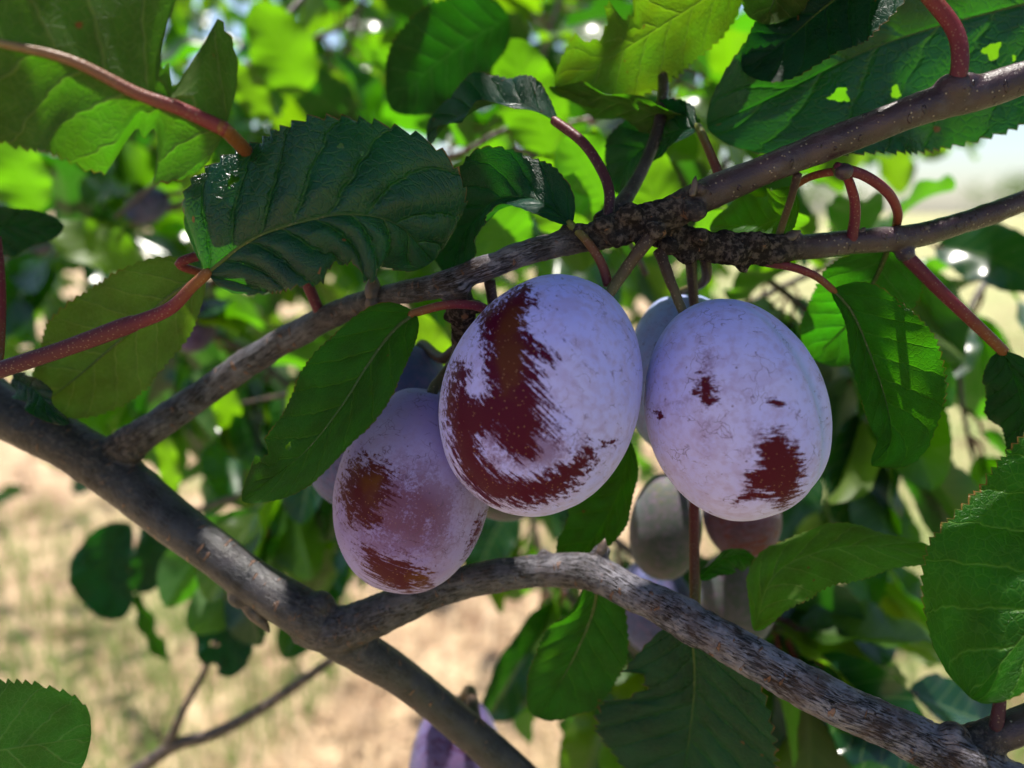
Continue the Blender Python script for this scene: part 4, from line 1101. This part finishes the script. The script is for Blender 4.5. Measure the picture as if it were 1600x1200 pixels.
bough('shoot along the right edge behind the long red stalk', [(1660, 360, .40), (1560, 420, .38), (1510, 500, .37), (1500, 600, .36), (1520, 720, .36)], 7, 3, 12, seed=12, droop=.8, size=(.045, .06))
tw = bough('twig with three dark leaves hanging over the dry ground', [(420, 760, .42), (330, 790, .42), (265, 812, .42), (215, 820, .42)], 6, 3, 0, seed=13)
leaf([(205, 818, .42), (180, 850, .42), (168, 900, .42), (190, 968, .42)], 46, 52, roll=(8,), mat='leaf_dark', nu=40, nvh=8, parent=tw, wave=.002)
leaf([(225, 818, .41), (240, 850, .41), (232, 890, .41), (212, 925, .41)], 36, 34, roll=(-14,), mat='leaf_dark', nu=40, nvh=8, parent=tw, wave=.002)
leaf([(214, 925, .415), (228, 960, .415), (245, 1000, .415), (266, 1034, .415)], 16, 18, roll=(40,), mat='leaf', nu=40, nvh=8, parent=tw, wave=.002)
bough('forked bare twig with one dark leaf under the limb', [(520, 1030, .34), (470, 1065, .34), (400, 1112, .34), (330, 1148, .34), (270, 1166, .34), (195, 1220, .34)], 7, 11, 0, seed=14)
bough('shaded shoot packed with leaves behind the fork', [(150, 460, .42), (280, 500, .4), (400, 560, .38), (490, 650, .37), (540, 760, .36)], 7, 3, 30, seed=31, droop=.7, size=(.042, .056))
bough('dark drooping shoot behind the leaf that hangs over the plum', [(600, 540, .36), (570, 620, .35), (500, 690, .34), (440, 760, .34), (420, 840, .34)], 6, 3, 20, seed=32, droop=.8, size=(.04, .052), upb=.6)
bough('leafy shoot close behind the folded leaf', [(1190, 430, .33), (1270, 490, .31), (1350, 560, .3), (1400, 650, .3), (1420, 720, .3)], 6, 3, 20, seed=33, droop=.7, size=(.038, .05), upb=.7)
bough('dark shoot packed behind the silvery branch', [(930, 820, .32), (1040, 900, .3), (1170, 960, .29), (1290, 1010, .28), (1400, 1080, .28)], 6, 3, 34, seed=34, droop=.9, size=(.042, .056), upb=.5)
bough('low shoot hanging under the arch of the lower branch', [(850, 860, .36), (900, 950, .34), (960, 1040, .33), (1010, 1130, .33)], 6, 3, 14, seed=35, droop=.8, size=(.04, .052), upb=.5)
bough('shoot in the gap above the spur between stalks', [(640, 260, .34), (720, 240, .33), (800, 200, .33), (900, 190, .33), (1000, 160, .33)], 6, 3, 16, seed=36, droop=.4, size=(.04, .052), upb=.6)
sl = bough('shoot of glowing backlit leaves just behind the knobbly spur', [(1010, 430, .235), (985, 380, .235), (950, 330, .24), (900, 290, .25), (850, 250, .26), (800, 230, .27)], 5, 3, 0, seed=21)
for mid_, wl_, wr_, ro_ in [
        ([(1080, 395, .215), (1120, 352, .205), (1190, 338, .20), (1265, 345, .20)], 34, 40, 38),
        ([(960, 335, .245), (930, 290, .235), (905, 255, .228), (880, 215, .222)], 60, 62, 8),
        ([(905, 385, .25), (880, 330, .24), (860, 290, .232), (838, 245, .226)], 46, 50, -10),
        ([(800, 420, .25), (790, 370, .24), (770, 320, .232), (745, 280, .226)], 58, 50, 12),
        ([(1010, 400, .25), (1020, 330, .24), (1010, 270, .235), (985, 215, .23)], 52, 48, 6),
        ([(860, 240, .28), (840, 180, .27), (815, 120, .262), (800, 60, .256)], 55, 55, 0)]:
    leaf(mid_, wl_, wr_, roll=(ro_,), fold=(8,), up=False, mat='bg_leaf_olive', nu=50, nvh=10, parent=sl, wave=.002, tooth=.06)
for mid_, wl_, wr_, ro_ in [([(1600, 190, .275), (1570, 130, .265), (1545, 70, .258), (1510, 10, .252)], 60, 60, 0), ([(1440, 220, .275), (1410, 160, .265), (1385, 110, .258), (1350, 60, .252)], 52, 52, 0), ([(1320, 200, .275), (1300, 160, .265), (1285, 110, .258), (1270, 60, .252)], 42, 42, 0)]:
    leaf(mid_, wl_, wr_, roll=(ro_,), fold=(8,), up=False, mat='bg_leaf_olive', nu=40, nvh=8, parent=sl, wave=.002, tooth=.06)
sl2 = bough('shoot of glowing leaves hanging left of the big glossy leaf', [(520, -60, .42), (470, 0, .4), (420, 60, .39), (350, 160, .38), (270, 260, .37), (180, 340, .37)], 6, 3, 0, seed=22)
for mid_, wl_, wr_, ro_ in [
        ([(470, 150, .40), (450, 100, .385), (425, 50, .375), (395, 5, .365)], 52, 50, 5),
        ([(420, 190, .39), (395, 150, .38), (370, 120, .375), (345, 95, .37)], 26, 30, 0),
        ([(60, 330, .38), (40, 290, .37), (25, 250, .36), (15, 200, .355)], 46, 40, 0),
        ([(230, 430, .38), (180, 400, .37), (130, 380, .362), (80, 350, .36)], 40, 42, 20),
        ([(320, 330, .38), (310, 290, .37), (290, 255, .365), (265, 225, .36)], 30, 34, 10)]:
    leaf(mid_, wl_, wr_, roll=(ro_,), fold=(8,), up=False, mat='bg_leaf_olive', nu=40, nvh=8, parent=sl2, wave=.003, tooth=.06)
sl3 = bough('shoot with glowing leaves under the rough grey branch', [(640, 620, .3), (600, 600, .31), (520, 600, .33), (430, 620, .35), (330, 640, .36)], 6, 3, 0, seed=23)
for mid_, wl_, wr_, ro_ in [
        ([(690, 620, .27), (680, 570, .26), (665, 530, .253), (650, 485, .248)], 34, 36, 0),
        ([(620, 560, .29), (600, 530, .28), (560, 510, .274), (520, 500, .27)], 22, 26, 10),
        ([(360, 690, .36), (355, 650, .35), (345, 610, .34), (330, 580, .335)], 20, 24, 0),
        ([(470, 740, .36), (475, 690, .35), (470, 640, .34), (455, 600, .335)], 26, 24, 0),
        ([(270, 780, .37), (265, 740, .36), (258, 700, .352), (250, 670, .35)], 16, 18, 0)]:
    leaf(mid_, wl_, wr_, roll=(ro_,), fold=(8,), up=False, mat='bg_leaf_olive', nu=40, nvh=8, parent=sl3, wave=.002, tooth=.06)
bough('sunlit shoot rising behind the broad holed leaf', [(1080, 330, .46), (1150, 230, .44), (1210, 120, .44), (1260, 0, .44)], 7, 3, 16, seed=15)
bough('far shoot in the heart of the crown at the upper left', [(-80, 200, .85), (150, 240, .82), (380, 260, .8), (640, 300, .8)], 9, 4, 26, seed=16, size=(.05, .07))
bough('far shoot in the heart of the crown behind the fork', [(60, 560, .8), (260, 540, .78), (460, 560, .76), (660, 600, .75), (820, 640, .75)], 9, 4, 26, seed=17, size=(.05, .07), droop=.7)
last = [o for o in BOUGHS if 'forked bare' in o['label']][0]
tube('side_stem', px_pts([(262, 1168, .34), (285, 1112, .338), (318, 1052, .336), (338, 1000, .335)]), np.array([9, 6, 5, 4]) * .34 / FPX, M['twig'], last, 8)
leaf([(338, 905, .336), (345, 950, .335), (352, 1000, .335), (362, 1058, .335)], 48, 46, roll=(6,), mat='leaf_dark', nu=40, nvh=8, parent=last, wave=.002, holes=[(0.62, 0.35, 0.04)], bites=[(.85, 1, .4, .06)])

# ------------------------------------------------------------------ unseen crown overhead, laid out to keep the plums in shade, with gaps left for sun flecks
V_, F_, UV_, MI_ = [], [], [], []
offc = 0
pm = []
for me in PROTO:
    v = np.empty(len(me.vertices) * 3, np.float32); me.vertices.foreach_get('co', v)
    li = [list(p.vertices) for p in me.polygons]
    uvv = np.zeros((len(me.vertices), 2)); ul = me.uv_layers[0].data
    for p in me.polygons:
        for q, l in zip(p.vertices, p.loop_indices): uvv[q] = ul[l].uv
    pm.append((v.reshape(-1, 3), li, uvv))
r_ = random.Random(5)
cnt = 0
tries = 0
while cnt < 800 and tries < 20000:
    tries += 1
    tgt = P(r_.uniform(-450, 2000), r_.uniform(-150, 1250), r_.uniform(.11, .27))
    kk = r_.uniform(0.03, 0.7)
    b0 = tgt + SUN * kk
    L = r_.uniform(.05, .07) * 1.15
    dv = nrm(np.array([r_.gauss(0, 1), r_.gauss(0, 1), r_.gauss(-.3, .5)]))
    no = nrm(np.array([r_.gauss(0, .5), r_.gauss(0.2, .5), 1.0]))
    cc = b0 + dv * L * 0.6
    px, py, dd = project(cc)
    rpx = 0.6 * L / max(dd, .02) * FPX
    if dd > 0.02 and py > -rpx - 25 and -rpx - 60 < px < 1600 + rpx + 60: continue
    mt = np.array(leaf_matrix(b0, dv, no, L))
    v, li, uvv = pm[r_.randrange(len(pm))]
    vw = v @ mt[:3, :3].T + mt[:3, 3]
    if blocks_fleck(vw): continue
    V_.append(vw); F_ += [[x + offc for x in f] for f in li]; UV_.append(uvv); offc += len(v)
    cnt += 1
allv = np.vstack(V_)
need = [cp[k] for k in range(0, len(cp), 9)]
for o in bpy.data.objects:
    if o.type == 'MESH' and o.parent is not None and (o.parent is tree and o.name.startswith('leaf') or o.name.startswith('fruit_body')):
        n_ = len(o.data.vertices)
        for k in range(0, n_, max(1, n_ // 40)):
            need.append(np.array(o.matrix_world @ o.data.vertices[k].co) if o.parent is tree else np.array(o.parent.matrix_world @ o.data.vertices[k].co))
need = np.array(need)
npx, npy, npd = project(need)
need = need[(npx > -60) & (npx < 1660) & (npy > -60) & (npy < 1260)]
# points inside a fleck stay open
al = (need[:, None] - fl_p[None])
ds = np.linalg.norm(al - (al @ SUN)[..., None] * SUN, axis=2)
need = need[~(ds < fl_r + 0.003).any(1)]
e1 = nrm(np.cross(SUN, [1.0, 0, 0])); e2 = np.cross(SUN, e1)
added = 0
for tgt in need:
    q = allv - tgt
    if ((np.abs(q @ e1) < 0.004) & (np.abs(q @ e2) < 0.004) & (q @ SUN > 0.02)).any(): continue
    for tr_ in range(30):
        kk = r_.uniform(0.05, 0.9)
        L = r_.uniform(.05, .07) * 1.1
        dv = nrm(np.array([r_.gauss(0, 1), r_.gauss(0, 1), r_.gauss(-.2, .4)]))
        no = nrm(np.array([r_.gauss(0, .4), r_.gauss(0.1, .4), 1.0]))
        b0 = tgt + SUN * kk - dv * L * r_.uniform(.4, .8)
        px, py, dd = project(b0 + dv * L * .6)
        rpx = 0.6 * L / max(dd, .02) * FPX
        if dd > 0.02 and py > -rpx - 25 and -rpx - 60 < px < 1600 + rpx + 60: continue
        mt = np.array(leaf_matrix(b0, dv, no, L))
        v, li, uvv = pm[r_.randrange(len(pm))]
        vw = v @ mt[:3, :3].T + mt[:3, 3]
        if blocks_fleck(vw): continue
        V_.append(vw); F_ += [[x + offc for x in f] for f in li]; UV_.append(uvv); offc += len(v)
        allv = np.vstack([allv, vw]); added += 1
        break
print('coverage leaves', added, 'of', len(need))
for q_ in range(420):  # oversized outer leaves, out of view, added to dapple the ground with shade
    gx_, gy_ = r_.uniform(-3.2, 2.6), r_.uniform(1.7, 5.0)
    if vnoise(np.array([[gx_ * 1.7, gy_ * 1.7, 2.0]]), 17)[0] < 0.02: continue
    b0 = np.array([gx_, gy_, 1.45 + gy_ * 0.30 + r_.uniform(0.15, 0.7)])
    mt = np.array(leaf_matrix(b0, nrm(np.array([r_.gauss(0, 1), r_.gauss(0, 1), -.2])), nrm(np.array([r_.gauss(0, .3), r_.gauss(0, .3), 1.0])), r_.uniform(.12, .2)))
    v, li, uvv = pm[r_.randrange(len(pm))]
    V_.append(v @ mt[:3, :3].T + mt[:3, 3]); F_ += [[x + offc for x in f] for f in li]; UV_.append(uvv); offc += len(v)
cme = mesh_from('foliage', np.vstack(V_), F_, np.vstack(UV_))
cf = obj('foliage', cme, M['bg_leaf'], tree)
cf['kind'] = 'stuff'

# heart of the crown behind the shoots: too many blurred leaves to count
V_, F_, UV_, MI_ = [], [], [], []
offc = 0
cnt = 0
tries = 0
while cnt < 2100 and tries < 40000:
    tries += 1
    x, y, d = r_.uniform(-250, 1500), r_.uniform(-250, 900), r_.uniform(.62, 1.7)
    lim = 700 if x < 250 else 640 if x < 620 else 760 if x < 1150 else 300
    if y > lim + r_.gauss(0, 40): continue
    if x > 1120 and (y > 200 or r_.random() < .5): continue
    if vnoise(np.array([[x / 110, y / 110, d * 1.5]]), 9)[0] < -0.32: continue
    b0 = P(x, y, d)
    L = r_.uniform(.05, .075) * 1.15
    dv = nrm(np.array([r_.gauss(0, 1), r_.gauss(0, 1), r_.gauss(-.6, .6)]))
    no = nrm(np.array([r_.gauss(0, .5), r_.gauss(0, .3) + r_.choice((-.5, -.3, .7, .9)), 0.8]))
    mt = np.array(leaf_matrix(b0, dv, no, L))
    k = r_.randrange(len(pm))
    v, li, uvv = pm[k]
    vw = v @ mt[:3, :3].T + mt[:3, 3]
    if blocks_fleck(vw): continue
    V_.append(vw); F_ += [[q + offc for q in f] for f in li]; UV_.append(uvv); MI_ += [k % 3] * len(li); offc += len(v)
    cnt += 1
hme = mesh_from('plum_foliage', np.vstack(V_), F_, np.vstack(UV_))
for mk in ('bg_leaf', 'bg_leaf_dark', 'bg_leaf_olive'): hme.materials.append(M[mk])
hme.polygons.foreach_set('material_index', np.array(MI_, np.int32))
tag(obj('plum_foliage', hme), 'mass of blurred plum leaves in the heart of the crown', 'foliage', kind='stuff')
for root, base in [(tree, P(*RUNS[0][2][0][:3]))] + [(o, ROOT_AT[o.name]) for o in BOUGHS]:
    root.location = base
    for ch in root.children:
        ch.matrix_parent_inverse = Matrix.Translation(-Vector(base))
print('canopy leaves', cnt, 'objects', len(bpy.data.objects))
